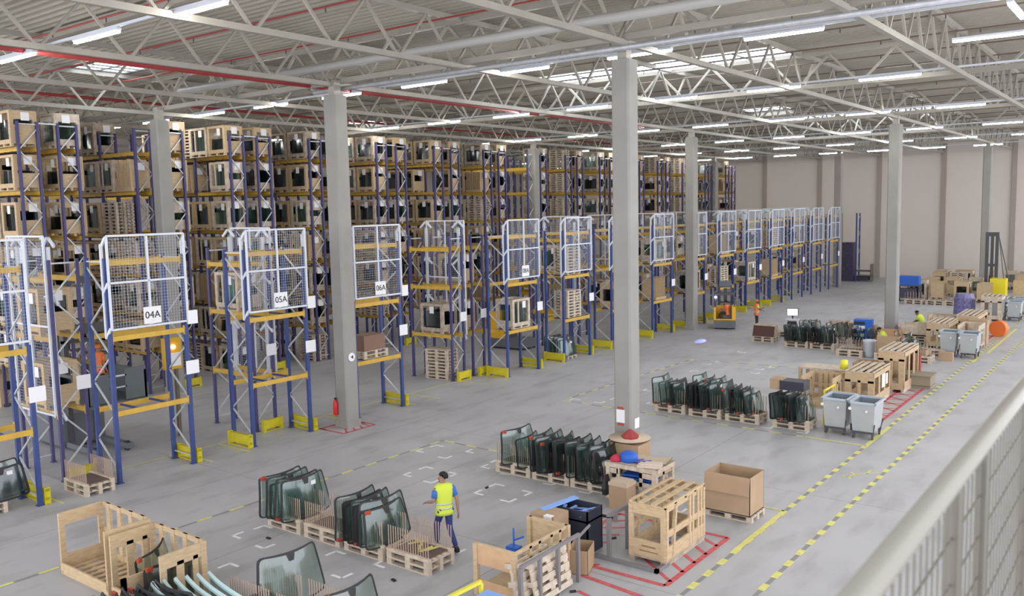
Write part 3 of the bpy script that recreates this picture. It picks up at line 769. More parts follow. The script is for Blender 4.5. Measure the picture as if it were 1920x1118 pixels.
# foreground bottom windshields (y ~ 8.5-10)
for x, y, w in [(-13.55, 9.0, 'under the single large windshield at the bottom'), (-12.2, 9.0, 'at the bottom edge between two large windshields'), (-10.9, 8.9, 'at the bottom right, under the second large windshield'), (-15.1, 7.4, 'at the bottom under the curved side windows')]:
    pallets(x, y, w, n=1 if x < -14 else 2); rods(x, y, .291, 'on pallet '+w, 17) if x > -14 else None
stack(-12.65, -12.65, 9.75, 1, ['big'], 'with black frame standing at the bottom centre', yaw_=0)
stack(-10.6, -10.6, 9.35, 1, ['big'], 'with black frame cut by the bottom edge')
for i in range(8):
    shield(['low', 'dark'][i % 2], -14.05+.05*i, 6.95+.14*i, .12, '%s dark windshield from the front in the bottom left stack' % ORD[i], 'dark windshields at the bottom left', -PI/2+rr.uniform(-.06, .06), clips=i % 2 == 0)
def strip_window(label, x, y, z, rz):
    m_ = MB(); n = 12; A = []; B = []
    for i in range(n+1):
        s = i/n; a = (.16*math.sin(s*PI), -.75+1.5*s, .24-.22*s*s-.08*s+.05*math.sin(s*PI)); A.append(a); B.append((a[0]+.05, a[1], a[2]-.02))
    for i in range(n):
        m_.add([A[i], A[i+1], B[i+1], B[i], (A[i][0], A[i][1], A[i][2]-.05), (A[i+1][0], A[i+1][1], A[i+1][2]-.05), (B[i+1][0], B[i+1][1], B[i+1][2]-.05), (B[i][0], B[i][1], B[i][2]-.05)],
               [(0, 1, 2, 3), (4, 7, 6, 5), (0, 4, 5, 1), (3, 2, 6, 7)])
    t = thing('curved_window', label, 'car window', (x, y, z), rz, 'pale curved windows at the bottom left')
    ob('edge_strip', m_, t, m=mat('pale_glass_edge', (.42, .58, .60), .35))
    g = MB()
    for i in range(n): g.add([A[i], A[i+1], (A[i+1][0], A[i+1][1], -.35), (A[i][0], A[i][1], -.35)], [(0, 1, 2, 3)])
    ob('pane', g, t, m=GLASS)
for i in range(6):
    strip_window('pale edged curved window, %s from the left beside the wooden crates' % ORD[i], -13.55+.09*i, 8.0+.17*i, .66, -PI/2)

# ------------------------------------------------------------------ wooden crates and furniture in the open
def open_crate(label, x, y, L, Wd, H, style, m=WOOD):
    """crate with window ends at both X ends, railed far side, open near side"""
    t = thing('wooden_crate', label, 'crate', (x, y, 0))
    b = MB()
    for yy in (.06, Wd/2, Wd-.06): b.bx(0, L, yy-.05, yy+.05, .0, .09)
    for k in range(8): xx = L*(k+.5)/8; b.bx(xx-.06, xx+.06, 0, Wd, .09, .12)
    b.bx(0, L, -.02, .02, .10, .26)
    ob('base', b, t, m=m)
    for e, xx in enumerate((0, L)):
        p = MB(); q = xx
        wb, wt = (.26, .30) if (style == 'window' and e == 0) else (.30, .12)
        p.bx(q-.025, q+.025, 0, .12, .0, H).bx(q-.025, q+.025, Wd-.12, Wd, .0, H)
        p.bx(q-.02, q+.02, .12, Wd-.12, H-.27, H).bx(q-.02, q+.02, .12, Wd-.12, .1, .1+wt)
        if style == 'window' and e == 1: p.bx(q-.02, q+.02, Wd*.45, Wd*.45+.1, .1, H-.2)
        if style == 'posts': p.bx(q-.02, q+.02, Wd*.35, Wd*.35+.14, .1, H-.2); p.bx(q-.02, q+.02, Wd*.7, Wd*.7+.1, .1, H-.2)
        ob('end_panel', p, t, m=m)
    s = MB().bx(0, L, Wd-.02, Wd+.02, H-.10, H).bx(0, L, Wd-.02, Wd+.02, H*.5, H*.5+.1).bx(0, L, Wd-.02, Wd+.02, .12, .24)
    for k in range(4): xx = .25+(L-.5)*k/3; s.bx(xx-.07, xx+.07, Wd-.03, Wd+.03, .1, H)
    ob('side_rails', s, t, m=m)
    return t
open_crate('open wooden crate with big square window, leftmost at the bottom', -18.2, 8.2, 1.85, .95, 1.30, 'window')
open_crate('open wooden crate right of the leftmost one at the bottom', -16.15, 8.2, 1.75, .95, 1.25, 'posts')
shield('big', -15.3, 8.65, .14, 'tall windshield standing inside the second open crate', 'windshield in crate', R(35))
shield('dark', -14.75, 8.65, .14, 'dark windshield behind the end of the second open crate', 'windshield in crate', R(10))
t = thing('end_board_crate', 'low wooden crate end in front of the curved windows', 'crate', (-14.95, 7.75, 0))
ob('end_panel', MB().bx(-.02, .02, 0, 1.0, .55, .85).bx(-.02, .02, 0, .1, 0, .85).bx(-.02, .02, .9, 1.0, 0, .85), t, m=WOOD)
ob('base', MB().bx(-1.1, 0, 0, 1.0, .0, .12), t, m=WOOD)

# pallet workbench
t = thing('workbench', 'wooden workbench built of pallets beside the column', 'workbench', (-11.28, 18.62, 0)); t.scale = (.86, 1, .89)
ob('top', MB().bx(0, 1.65, 0, 1.0, 1.0, 1.05).bx(-.03, 1.68, -.03, .02, .93, 1.05).bx(-.03, 1.68, .98, 1.03, .93, 1.05).bx(1.63, 1.68, 0, 1, .93, 1.05), t, m=WOODP)
for (lx, ly) in ((.06, .05), (1.58, .05), (.06, .93), (1.58, .93)): ob('leg', MB().bx(-.07, .07, -.06, .06, 0, 1.0), t, (lx, ly, 0), m=WOODP)
fr = MB().bx(.06, 1.58, .0, .04, .50, .62).bx(.1, .4, .0, .04, .75, .9).bx(1.1, 1.5, .0, .04, .75, .9).bx(.06, 1.58, .0, .04, .05, .15).bx(1.1, 1.2, .0, .04, 0, .95).bx(.35, .45, 0, .04, 0, .95)
ob('front_rails', fr, t, m=WOODP)
ob('side_rails', MB().bx(1.58, 1.62, .05, .95, .45, .58).bx(1.58, 1.62, .05, .95, .8, 1.0).bx(1.58, 1.62, .4, .5, 0, 1), t, m=WOOD)
ob('shelf', MB().bx(.1, 1.55, .05, .95, .5, .53), t, m=WOODP)
T1 = .937
solo('blue_tool_case', 'blue rounded plastic case on the workbench', 'case', MB().lathe([(.2, 0), (.23, .04), (.22, .2), (.12, .26)], 12), BLUEP, (-10.8, 18.95, T1), smooth=True)
solo('red_cloth', 'crumpled red cloth on the left of the workbench', 'cloth', MB().lathe([(.16, 0), (.18, .05), (.1, .13), (.03, .16)], 9), mat('bright_red_cloth', (.5, .04, .08), .9), (-11.1, 18.85, T1), smooth=True)
m_ = MB()
for i in range(7): m_.bar((-.25+.07*i, -.1, .02+.01*i), (-.1+.07*i, .15, .03+.02*(i % 3)), .05, .02)
solo('glove_pile', 'pile of blue and violet gloves on the workbench', 'gloves', m_, mat('violet_glove', (.12, .12, .45), .8), (-10.5, 18.95, T1))
m_ = MB()
for i in range(8):
    a0, a1 = -.5+i*.12, -.38+i*.12; m_.add([(a0, -.3, .16*a0*a0+.02), (a1, -.3, .16*a1*a1+.02), (a1, .3, .16*a1*a1+.02), (a0, .3, .16*a0*a0+.02), (a0, -.3, .16*a0*a0), (a1, -.3, .16*a1*a1), (a1, .3, .16*a1*a1), (a0, .3, .16*a0*a0)], [(0, 1, 2, 3), (7, 6, 5, 4), (0, 4, 5, 1), (3, 2, 6, 7)])
solo('carton_sheet', 'flattened cardboard sheet curling over the right side of the workbench', 'cardboard', m_, mat('pale_cardboard', (.52, .42, .32), .85), (-10.35, 19.3, T1+.0), .2)
solo('folded_carton', 'folded pale carton at the right corner of the workbench', 'cardboard', MB().bx(-.3, .3, -.18, .18, 0, .05).bx(-.25, .3, -.1, .15, .05, .08), mat('pale_carton', (.60, .52, .44), .85), (-10.15, 18.85, T1), .35)
# pale rounded container with red cloth behind bench
t = thing('tub_carton', 'tan rounded tub behind the workbench against the column', 'box', (-11.35, 19.95, 0))
ob('tub', MB().bx(-.45, .45, -.35, .35, 0, 1.15), t, m=CARD)
ob('rim_sheet', MB().lathe([(.02, .1), (.35, .02), (.55, .09), (.57, .11)], 18), t, (0, 0, 1.15), m=mat('pale_cardboard', (.52, .42, .32)), smooth=True)
solo('brown_rag', 'dark red rag heaped on the tan tub by the column', 'cloth', MB().lathe([(.22, 0), (.25, .06), (.17, .13), (.09, .2), (.03, .24)], 7), REDC, (-11.3, 19.9, 1.25))
solo('blue_trays', 'blue plastic trays on the workbench shelf', 'trays', MB().bx(-.4, .4, -.35, .35, 0, .03).bx(-.38, .38, -.33, .33, .06, .10).bx(-.36, .40, -.33, .33, .14, .18), BLUEP, (-10.55, 19.1, .475), .1)
t = thing('waste_carton', 'cardboard bin with rounded lid in front of the workbench', 'box', (-10.57, 18.2, 0))
ob('body', MB().bx(-.25, .25, -.22, .22, 0, .60), t, m=CARD); ob('lid', MB().bx(-.26, .26, -.23, .23, .58, .66).bx(-.22, .22, -.19, .19, .66, .70), t, m=mat('pale_cardboard', (.52, .42, .32)))
solo('hanging_bag', 'black bag hanging from the left end of the workbench', 'bag', MB().loft([[(-.05, -.12, 0), (.06, -.12, 0), (.06, .12, 0), (-.05, .12, 0)], [(-.06, -.15, .15), (.06, -.15, .15), (.06, .15, .15), (-.06, .15, .15)], [(-.02, -.08, .5), (.02, -.08, .5), (.02, .08, .5), (-.02, .08, .5)]]), BLKP, (-11.18, 18.46, .15))
solo('floor_bar', 'black metal bar lying on the floor before the workbench', 'bar', MB().bar((-.35, 0, .03), (.35, 0, .03), .05), BLKP, (-10.65, 17.35, 0), .12)
solo('column_notice', 'white notice with red marks on the column by the workbench', 'notice', MB().bx(-.13, .13, -.006, .006, -.18, .18), WHITE, (-11.98, 20.85-.28, 1.62))
solo('red_notice_strip', 'small red strips above and below the column notice', 'notice', MB().bx(-.09, .09, -.008, .008, .2, .26).bx(-.09, .09, -.008, .008, -.26, -.2), REDR, (-11.98, 20.85-.282, 1.62))
solo('column_paper', 'blank paper on the right face of the column by the workbench', 'notice', MB().bx(-.006, .006, -.12, .12, -.14, .14), WHITE, (-11.93+.278, 20.9, 1.4))
solo('round_sign', 'round white arrow sign on the column with the extinguisher', 'sign', MB().cyl((0, -.012, 0), (0, 0, 0), .15, 20), WHITE, (-22.55+.302, 20.1, 2.45), PI/2)
solo('round_sign_arrow', 'small dark arrow in the round column sign', 'sign', MB().add([(-.05, -.016, 0), (.06, -.016, .07), (.06, -.016, -.07)], [(0, 1, 2)]), BLACK, (-22.55+.302, 20.1, 2.45), PI/2)
t = thing('fire_extinguisher', 'red fire extinguisher on the column near the second mesh bay', 'fire extinguisher', (-22.75, 19.73, .45))
ob('cylinder', MB().lathe([(.07, 0), (.08, .03), (.08, .42), (.05, .5), (.02, .54)], 14), t, m=mat('extinguisher_red', (.6, .02, .03), .35), smooth=True); ob('valve', MB().bx(-.03, .06, -.02, .02, .54, .6), t, m=BLKP)

# tall slatted crate C
t = thing('wooden_crate', 'tall wooden crate with slatted top on steel feet in the red hatched box', 'crate', (-8.84, 15.5, 0))
L_, W_, H_ = .84, 1.85, 1.26
top = MB()
for k in range(4): x = L_*k/3; top.bx(x-.055 if k else 0, x+.055 if k < 3 else L_, 0, W_, H_, H_+.04)
for k in range(5): y = W_*k/4; top.bx(0, L_, max(0, y-.05), min(W_, y+.05), H_-.03, H_)
top.bx(L_-.03, L_, 0, W_, H_-.12, H_)
ob('slatted_top', top, t, m=WOOD)
for i, y in enumerate((0, W_)):
    p = MB().bx(0, .1, y-.03, y+.03, .12, H_-.03).bx(L_-.1, L_, y-.03, y+.03, .12, H_-.03).bx(.1, L_-.1, y-.02, y+.02, H_-.22, H_-.03).bx(.1, L_-.1, y-.02, y+.02, .15, .5)
    ob('end_panel', p, t, m=WOOD)
s = MB()
for x in (0, L_):
    s.bx(x-.02, x+.02, 0, W_, .14, .42); s.bx(x-.02, x+.02, 0, W_, .62, .76)
    for y in (.06, 1.1, 1.25, 1.5, 1.65, W_-.06): s.bx(x-.025, x+.025, y-.045, y+.045, .14, H_-.03)
    s.bar((x, .3, .14), (x, .45, H_-.05), .07)
ob('side_rails', s, t, m=WOOD)
ob('base', MB().bx(0, L_, 0, W_, .10, .14).bx(0, .12, 0, W_, 0, .1).bx(L_-.12, L_, 0, W_, 0, .1), t, m=WOODG)
s = ob('stencil', MB().bx(.3, .62, -.026, -.022, .36, .39).bx(.25, .68, -.026, -.022, .26, .28), t, m=mat('stencil_ink', (.25, .15, .08), .9))
solo('blue_dish', 'small blue dish lying inside the tall slatted crate', 'dish', MB().lathe([(.16, 0), (.2, .04), (.18, .05)], 14), LBLUE, (-8.3, 16.6, .145), smooth=True)
# steel frame (trolley loop)
t = thing('steel_goalpost', 'grey steel goalpost frame standing left of the tall crate', 'steel frame', (-9.15, 15.2, 0))
ob('posts', MB().bx(-.05, .03, -.03, .05, 0, .95).bx(-.05, .03, .75, .83, 0, .95), t, m=GREYM); ob('top_bar', MB().bx(-.05, .03, -.03, .83, .93, 1.0).bx(-.05, .03, .25, .3, .75, .93), t, m=GREYM)
ob('floor_rails', MB().bx(-.35, 1.15, -.05, .03, 0, .08).bx(1.07, 1.15, -.05, .5, 0, .08), t, m=GREYM)
# steel trestle near bottom
t = thing('steel_trestle', 'long grey steel trestle rail at the bottom centre', 'steel frame', (-9.12, 12.05, 0))
ob('top_bar', MB().bx(-.03, .03, 0, 1.95, .93, .99), t, m=GREYM)
for y in (0, .6, 1.2, 1.9): ob('leg', MB().bx(-.035, .035, y-.03, y+.04, 0, .95), t, m=GREYM)
ob('side_arm', MB().bar((0, 1.9, .9), (-.1, 2.5, .95), .04), t, m=GREYM)
# crate D (plywood end) behind trestle, with stacked pallets leaning
t = thing('wooden_crate', 'open crate with plywood end panel behind the steel trestle', 'crate', (-10.45, 12.4, 0))
e = MB().bx(0, .95, -.02, .02, .62, 1.0).bx(0, .95, -.02, .02, .05, .32)
ob('plywood_panel', e, t, m=PLY)
[ob('post', MB().bx(a_, a_+.1, b_, b_+.09, 0, 1.02), t, m=WOOD) for a_, b_ in ((-.04, -.04), (.88, -.05), (.89, 1.72), (-.04, 1.71))]
r_ = MB().bx(.9, .95, 0, 1.8, .95, 1.02).bx(.9, .95, 0, 1.8, .72, .79).bx(0, .95, -.02, .04, 1.0, 1.03).bx(0, .95, 1.74, 1.8, .92, 1.02)
for y in (.5, .8, 1.2, 1.5): r_.bx(.9, .95, y-.04, y+.04, .1, 1.0)
ob('side_rails', r_, t, m=WOOD); ob('far_panel', MB().bx(0, .95, 1.76, 1.8, .5, 1.0), t, m=WOOD); ob('base', MB().bx(0, .95, 0, 1.8, .03, .14), t, m=WOOD)
for i in range(3):
    o = tag(ob('wooden_pallet', PAL, None, (-9.30-.15*i, 13.1-.1*i, .42), PI/2), 'wooden pallet leaning upright against the steel trestle, %s from the front' % ORD[i], 'pallet', 'pallets leaning behind the trestle')
    o.rotation_euler = (R(78), 0, PI/2)
# cardboard & black boxes on top behind
solo('carton', 'brown carton with white paper behind the plywood crate', 'box', MB().bx(-.3, .3, -.28, .28, 0, .34), CARD, (-10.35, 14.75, .62))
solo('paper_sheet', 'white paper sheet hanging over the brown carton', 'paper', MB().bx(-.1, .1, -.005, .005, -.16, .0).bx(-.1, .1, 0, .12, -.003, .003), WHITE, (-10.2, 14.46, .965))
solo('black_base_stand', 'black stand under the brown carton', 'stand', MB().bx(-.28, .28, -.25, .25, .55, .62).bx(-.12, .12, -.12, .12, .1, .55).bx(-.22, .22, -.2, .2, 0, .1), BLKP, (-10.35, 14.75, 0))
solo('black_tub', 'black tub of blue scraps behind the brown carton', 'box', MB().bx(-.45, .45, -.3, -.27, .0, .95).bx(-.45, .45, .27, .3, .0, .95).bx(-.45, -.42, -.3, .3, 0, .95).bx(.42, .45, -.3, .3, 0, .95).bx(-.45, .45, -.3, .3, .7, .74), mat('black_tub', (.025, .03, .05), .5), (-10.1, 15.45, 0))
m_ = MB(); rq = random.Random(5)
for i in range(9): a = rq.uniform(0, 3); x, y = rq.uniform(-.3, .3), rq.uniform(-.2, .2); m_.bar((x-.15*math.cos(a), y-.15*math.sin(a), .02+i*.015), (x+.15*math.cos(a), y+.15*math.sin(a), .05+i*.015), .06, .02)
solo('blue_scraps', 'heap of blue plastic scraps in the black tub', 'plastic', m_, LBLUE, (-10.1, 15.45, .75))
solo('foam_strip', 'long pale blue foam strip lying across the black tub', 'foam strip', MB().bar((-.15, -.55, -.02), (.15, .35, .06), .03, .16, up=(1, 0, 0)), LBLUE, (-10.4, 15.3, .98))
t = thing('stamping_tool', 'small blue upright hand tool left of the carton', 'tool', (-10.25, 13.35, 0))
ob('base', MB().bx(-.13, .13, -.1, .1, .55, .68), t, m=BLUEP); ob('handle', MB().bar((0, 0, .65), (0, 0, 1.05), .025).bar((0, 0, .8), (.18, .1, .88), .03), t, m=BLUEP); ob('post', MB().bx(-.05, .05, -.05, .05, .13, .55), t, m=DARKM)
# cartons
def box_open(name, label, x, y, z, L, Wd, H, rz=0, flap=False, m=CARD):
    t = thing(name, label, 'box', (x, y, z), rz); w = .015
    ob('walls', MB().bx(0, L, 0, w, 0, H).bx(0, L, Wd-w, Wd, 0, H).bx(0, w, 0, Wd, 0, H).bx(L-w, L, 0, Wd, 0, H), t, m=m)
    ob('bottom', MB().bx(0, L, 0, Wd, 0, .02), t, m=CARDD)
    if flap: ob('flap', MB().bar((L/2, -.01, H), (L/2, -.07, H-.42), L, .012, up=(0, 1, 0)), t, m=m)
    return t
box_open('large_carton', 'large open cardboard box with folded-down flap on a pallet', -8.68, 18.85, .146, 1.12, .85, .92, 0, True)
tag(ob('wooden_pallet', PAL, None, (-8.12, 19.27, 0)), 'wooden pallet under the large open cardboard box', 'pallet')
box_open('carton', 'small open cardboard box between steel trestle and red lines', -9.5, 14.15, 0, .42, .62, .5, R(20))
solo('flat_carton_stack', 'low grey-brown carton on dark pallet beside the walkway', 'box', MB().bx(-.6, .6, -.45, .45, .12, .5).bx(-.65, .65, -.5, .5, .5, .53).bx(-.6, .6, -.4, .4, 0, .1), mat('grey_carton', (.27, .23, .17), .8), (-7.95, 36.9, 0))
solo('carton', 'small cardboard box on the floor before the second pair of bins', 'box', MB().bx(-.3, .3, -.22, .22, 0, .38), CARD, (-8.15, 43.6, 0), .05)
solo('tall_carton', 'tall tan carton with pale lid right of the middle crates', 'box', MB().bx(-.4, .4, -.35, .35, 0, 1.15).bx(-.43, .43, -.38, .38, 1.1, 1.25), CARD, (-7.75, 49.4, 0))
t = thing('yellow_rail', 'yellow rail poking in at the bottom edge left of the plywood crate', 'rail', (-9.38, 11.25, 0))
ob('bar', MB().bar((-.1, -.95, .90), (.0, .0, .93), .06), t, m=mat('rail_yellow', (.7, .62, .06), .5)); ob('post', MB().bx(-.03, .03, -.03, .03, 0, .9), t, m=mat('rail_yellow', (.7, .62, .06)))
t = thing('blue_tub', 'pale tub with blue liner at the bottom edge beside the yellow rail', 'tub', (-8.95, 10.85, 0))
ob('tub', MB().loft([[(-.3, -.4, .0), (.3, -.4, 0), (.3, .4, 0), (-.3, .4, 0)], [(-.36, -.46, .75), (.36, -.46, .75), (.36, .46, .75), (-.36, .46, .75)]]), t, m=WSTEEL); ob('liner', MB().bx(-.33, .33, -.43, .43, .75, .80), t, m=LBLUE)
# debris
for i, (x, y, lab) in enumerate([(-16.2, 11.9, 'left of the nearest pallets'), (-9.7, 16.3, 'inside the red hatched box'), (-9.5, 16.7, 'beside the steel goalpost frame'), (-9.0, 15.9, 'under the goalpost frame'), (-8.95, 13.5, 'near the bottom red lines'), (-14.3, 17.5, 'among the white angle marks'), (-12.2, 11.9, 'before the pallet by the walking man')]):
    solo('debris_piece', 'tiny black scrap on the floor '+lab, 'scrap', MB().bx(-.06, .06, -.03, .03, 0, .03), BLKP, (x, y, 0), i)

# ------------------------------------------------------------------ crates right of third row
def house_crate(label, x, y, L, Wd, H, m=WOOD, base=True, rz=0):
    t = thing('wooden_crate', label, 'crate', (x, y, 0), rz)
    if base: ob('base', MB().bx(0, L, 0, Wd, .1, .14).bx(0, .1, 0, Wd, 0, .1).bx(L-.1, L, 0, Wd, 0, .1).bx(L/2-.05, L/2+.05, 0, Wd, 0, .1), t, m=WOODP)
    p = MB()
    for k in range(5): xx = L*k/4; p.bx(max(0, xx-.06), min(L, xx+.06), -.03, Wd+.03, H, H+.03)
    p.bx(0, L, 0, .06, H-.05, H).bx(0, L, Wd-.06, Wd, H-.05, H)
    ob('slatted_top', p, t, m=WOODP)
    for yy in (0, Wd):
        e = MB().bx(0, L, yy-.015, yy+.015, H-.38, H-.03).bx(0, .2, yy-.015, yy+.015, .14, H-.3).bx(L-.2, L, yy-.015, yy+.015, .14, H-.3).bx(L/2-.05, L/2+.05, yy-.015, yy+.015, .14, H-.3).bx(0, L, yy-.016, yy+.016, .14, .34)
        ob('end_panel', e, t, m=m)
    for xx in (0, L):
        e = MB().bx(xx-.015, xx+.015, 0, Wd, .14, .4).bx(xx-.015, xx+.015, 0, Wd, H-.2, H-.03)
        for k in range(4): y2 = Wd*k/3; e.bx(xx-.018, xx+.018, max(0, y2-.08), min(Wd, y2+.08), .14, H-.03)
        ob('side_panel', e, t, m=m)
    return t
house_crate('slatted-top wooden crate right behind the nearest bins', -9.35, 32.2, 1.0, 2.2, 1.25)
house_crate('slatted-top wooden crate with oval openings, second behind the nearest bins', -9.0, 35.3, .95, 2.3, 1.6)
solo('cleaning_sheets', 'white taped sheets on the side of the second slatted crate', 'paper', MB().bx(-.005, .005, -.2, .2, -.25, .25).bx(-.005, .005, .35, .6, -.2, .2), WHITE, (-8.32, 33.4, .8))
open_crate('broken wooden crate with leaning slats behind the black box', -10.6, 31.2, 1.1, 1.4, 1.1, 'posts')
t = thing('workbench', 'long wooden table behind the windshield pallet left of the bins', 'workbench', (-11.4, 33.2, 0))
ob('top', MB().bx(0, 1.9, 0, 1.0, 1.0, 1.06), t, m=WOODP); ob('front_panel', MB().bx(.5, 1.85, 0, .03, .3, .98), t, m=CARD)
for (lx, ly) in ((.06, .05), (1.84, .05), (.06, .93), (1.84, .93)): ob('leg', MB().bx(-.06, .06, -.05, .05, 0, 1.0), t, (lx, ly, 0), m=WOOD)
solo('yellow_roll', 'bright yellow roll standing on the long wooden table', 'roll', MB().lathe([(.14, 0), (.14, .32), (.05, .34)], 12), mat('bright_yellow', (.75, .7, .05), .5), (-9.8, 33.6, 1.062), smooth=True)
open_crate('open dark wooden box right of the yellow roll', -9.75, 34.6, 1.2, .9, 1.15, 'posts', CARD)
m_ = MB()
for i in range(7): m_.bar((0, .1*i, .05+.09*i), (1.2, .1*i+.3, .35+.07*i), .1, .03)
solo('slat_heap', 'leaning heap of broken pallet slats beside the slatted crate', 'wood scraps', m_, WOODP, (-10.5, 32.9, .25))
t = thing('yellow_trolley', 'yellow framed trolley left of the nearest bins', 'trolley', (-9.05, 28.9, 0))
ob('frame', MB().bar((0, 0, .1), (0, 0, 1.15), .05).bar((0, 1.1, .1), (0, 1.1, 1.15), .05).bar((0, 0, 1.15), (0, 1.1, 1.15), .05).bar((.3, 0, .1), (0, 0, .8), .04).bx(-.03, .35, -.03, .03, 0, .1).bx(-.03, .03, 1.07, 1.13, 0, .1), t, m=mat('trolley_yellow', (.75, .6, .04), .5)); ob('panel', MB().bx(-.02, .02, .1, 1.0, .2, .75), t, m=mat('trolley_yellow', (.75, .6, .04)))
t = thing('gas_bottle_cart', 'dark red upright cart beside the slatted crates', 'cart', (-8.35, 38.0, 0))
ob('body', MB().lathe([(.2, 0), (.22, .05), (.22, .95), (.1, 1.1)], 14), t, m=mat('wine_red', (.12, .02, .03), .4), smooth=True); ob('frame', MB().bx(.15, .3, -.15, .15, .05, 1.1), t, m=REDC); 
# ------------------------------------------------------------------ bins
def bin_parts():
    # open wheeled container: width X .78, depth Y 1.05, height 1.25
    def ring(w, d, z): return [(-w/2, -d/2, z), (w/2, -d/2, z), (w/2, d/2, z), (-w/2, d/2, z)]
    b = MB().loft([ring(.60, .86, .24), ring(.64, .90, .34), ring(.74, 1.04, 1.16)], cap=False); b.add(ring(.60, .86, .24), [(3, 2, 1, 0)])
    rim = MB()
    for (x0, x1, y0, y1) in ((-.42, .42, -.57, -.50), (-.42, .42, .50, .57), (-.42, -.35, -.57, .57), (.35, .42, -.57, .57)): rim.bx(x0, x1, y0, y1, 1.12, 1.18)
    inn = MB().loft([ring(.72, 1.02, 1.16), ring(.60, .86, .6)], cap=False); inn.add(ring(.60, .86, .6), [(0, 1, 2, 3)])
    ch = MB().bx(-.33, .33, -.44, -.38, .17, .24).bx(-.33, .33, .38, .44, .17, .24).bx(-.03, .03, -.44, .44, .17, .24).bar((.3, .4, .2), (.36, .5, .5), .03).bar((.3, -.4, .2), (.36, -.5, .5), .03)
    tr = MB().cyl((-.38, -.45, .95), (-.38, -.53, .95), .05, 10).cyl((.12, -.52, .9), (.12, -.56, .9), .035, 10)
    wh = MB().cyl((-.025, 0, .09), (.025, 0, .09), .09, 14).bx(-.035, .035, -.03, .05, .09, .18)
    return b.mesh('body', BINP), rim.mesh('rim', mat('bin_rim', (.42, .48, .56), .4)), inn.mesh('liner', BINI), ch.mesh('chassis', DARKM), tr.mesh('pivot', WHITE), wh.mesh('wheel', DARKM)
BN = bin_parts()
def wbin(x, y, label, rz=0):
    t = thing('wheeled_bin', label, 'bin', (x, y, 0), rz, 'grey wheeled bins')
    for m in BN[:5]: ob(m.name.split('.')[0], m, t)
    for sx in (-.28, .28):
        for sy in (-.4, .4): ob('wheel', BN[5], t, (sx, sy, 0), .4*sx)
wbin(-8.38, 28.3, 'grey wheeled bin, left one of the nearest pair'); wbin(-7.48, 28.15, 'grey wheeled bin, right one of the nearest pair')
wbin(-8.3, 45.2, 'grey wheeled bin, left one of the middle pair'); wbin(-7.4, 45.0, 'grey wheeled bin, right one of the middle pair')
wbin(-8.35, 60.0, 'far grey wheeled bin, front left of the group by the yellow line'); wbin(-7.5, 60.0, 'far grey wheeled bin, front right of the group by the yellow line')
wbin(-8.6, 62.2, 'far grey wheeled bin, back left of the group by the yellow line'); wbin(-7.5, 62.4, 'far grey wheeled bin, back right of the group by the yellow line')
solo('orange_disc', 'round orange drum end standing on the floor near the walkway', 'drum', MB().cyl((0, -.2, .43), (0, .2, .43), .43, 32), ORAN, (-7.3, 52.6, 0), R(-15))
# ------------------------------------------------------------------ crates of the fifth and back zones
house_crate('slatted-top crate left of the middle bins', -9.7, 46.9, 1.0, 2.4, 1.25)
house_crate('long slatted-top crate behind the middle bins', -8.9, 49.8, 1.0, 3.0, 1.35)
open_crate('open light crate with side cutouts right of the yellow-vested worker', -8.3, 47.0, .9, 1.8, 1.2, 'posts', WOODP)
open_crate('tipped open crate behind the long slatted crate', -11.0, 53.5, 1.7, 1.3, .8, 'posts')
box_open('large_carton', 'large carton on a raised pallet right of the column', -11.1, 47.6, .5, 1.3, .9, .55, 0, False, WOODP)
for i in range(3): tag(ob('wooden_pallet', PAL, None, (-10.4, 48.0, .146*i)), 'wooden pallet under the raised carton, %s of three' % ORD[i], 'pallet')
solo('pink_foam_block', 'pale pink sheet pack lying beyond the raised carton', 'sheet pack', MB().bx(-.9, .9, -.6, .6, 0, .35), mat('pale_pink', (.55, .38, .36), .8), (-11.6, 52.0, 0))
house_crate('pale slatted crate by the violet wrapped load', -9.2, 59.0, 1.1, 1.4, 1.5, WOODP)
solo('wrapped_load', 'violet film wrapped load on the floor left of the far bins', 'wrapped load', MB().lathe([(.55, 0), (.62, .2), (.6, 1.2), (.5, 1.5)], 9), mat('violet_film', (.16, .15, .33), .3, noise=.5, nscale=6), (-10.3, 60.2, 0))
rb = random.Random(11)
k = 0
for (yy, xs) in ((66.2, [-15.2, -13.8, -12.6]), (69.0, [-15.6, -14.2, -12.6, -11.2]), (72.5, [-15.3, -13.8, -12.3, -9.4]), (77.5, [-15.8, -14.4, -9.8, -8.2]), (80, [-16.0, -14.4, -12.6, -11.0, -9.4, -7.8])):
    for j, x in enumerate(xs):
        k += 1
        where = '%s from left in the %s back row' % (ORD[j], ORD[[66.2, 69.0, 72.5, 77.5, 80].index(yy)])
        tag(ob('wooden_pallet', PAL, None, (x+.6, yy+.4, 0)), 'distant wooden pallet, '+where, 'pallet', 'pallets at the far wall')
        c = rb.random()
        if yy < 67: 
            tag(ob('wooden_pallet', PAL, None, (x+.6, yy+.4, .146)), 'distant upper pallet, '+where, 'pallet', 'pallets at the far wall')
            rods(x, yy, .292, 'on distant pallet, '+where, 7)
        elif c < .55: goods('crate', k, 'distant wooden crate, '+where, (x+.6, yy+.4, .146), rb.uniform(-.1, .1)+(PI/2 if c < .2 else 0), 'crates at the far wall')
        elif c < .8: goods('boards', k, 'distant bundle of standing boards, '+where, (x+.6, yy+.4, .146), PI/2, 'crates at the far wall')
        else: goods('stack', k, 'distant stack of pallets, '+where, (x+.6, yy+.4, .146), 0, 'crates at the far wall')
solo('blue_crate', 'bright blue box raised on the load right of the far column', 'box', MB().bx(-.7, .7, -.4, .4, 0, .65), BLUEP, (-15.35, 68.2, 1.2))
t = thing('dark_trolley', 'dark loaded trolley beneath the bright blue box', 'trolley', (-15.35, 68.2, 0))
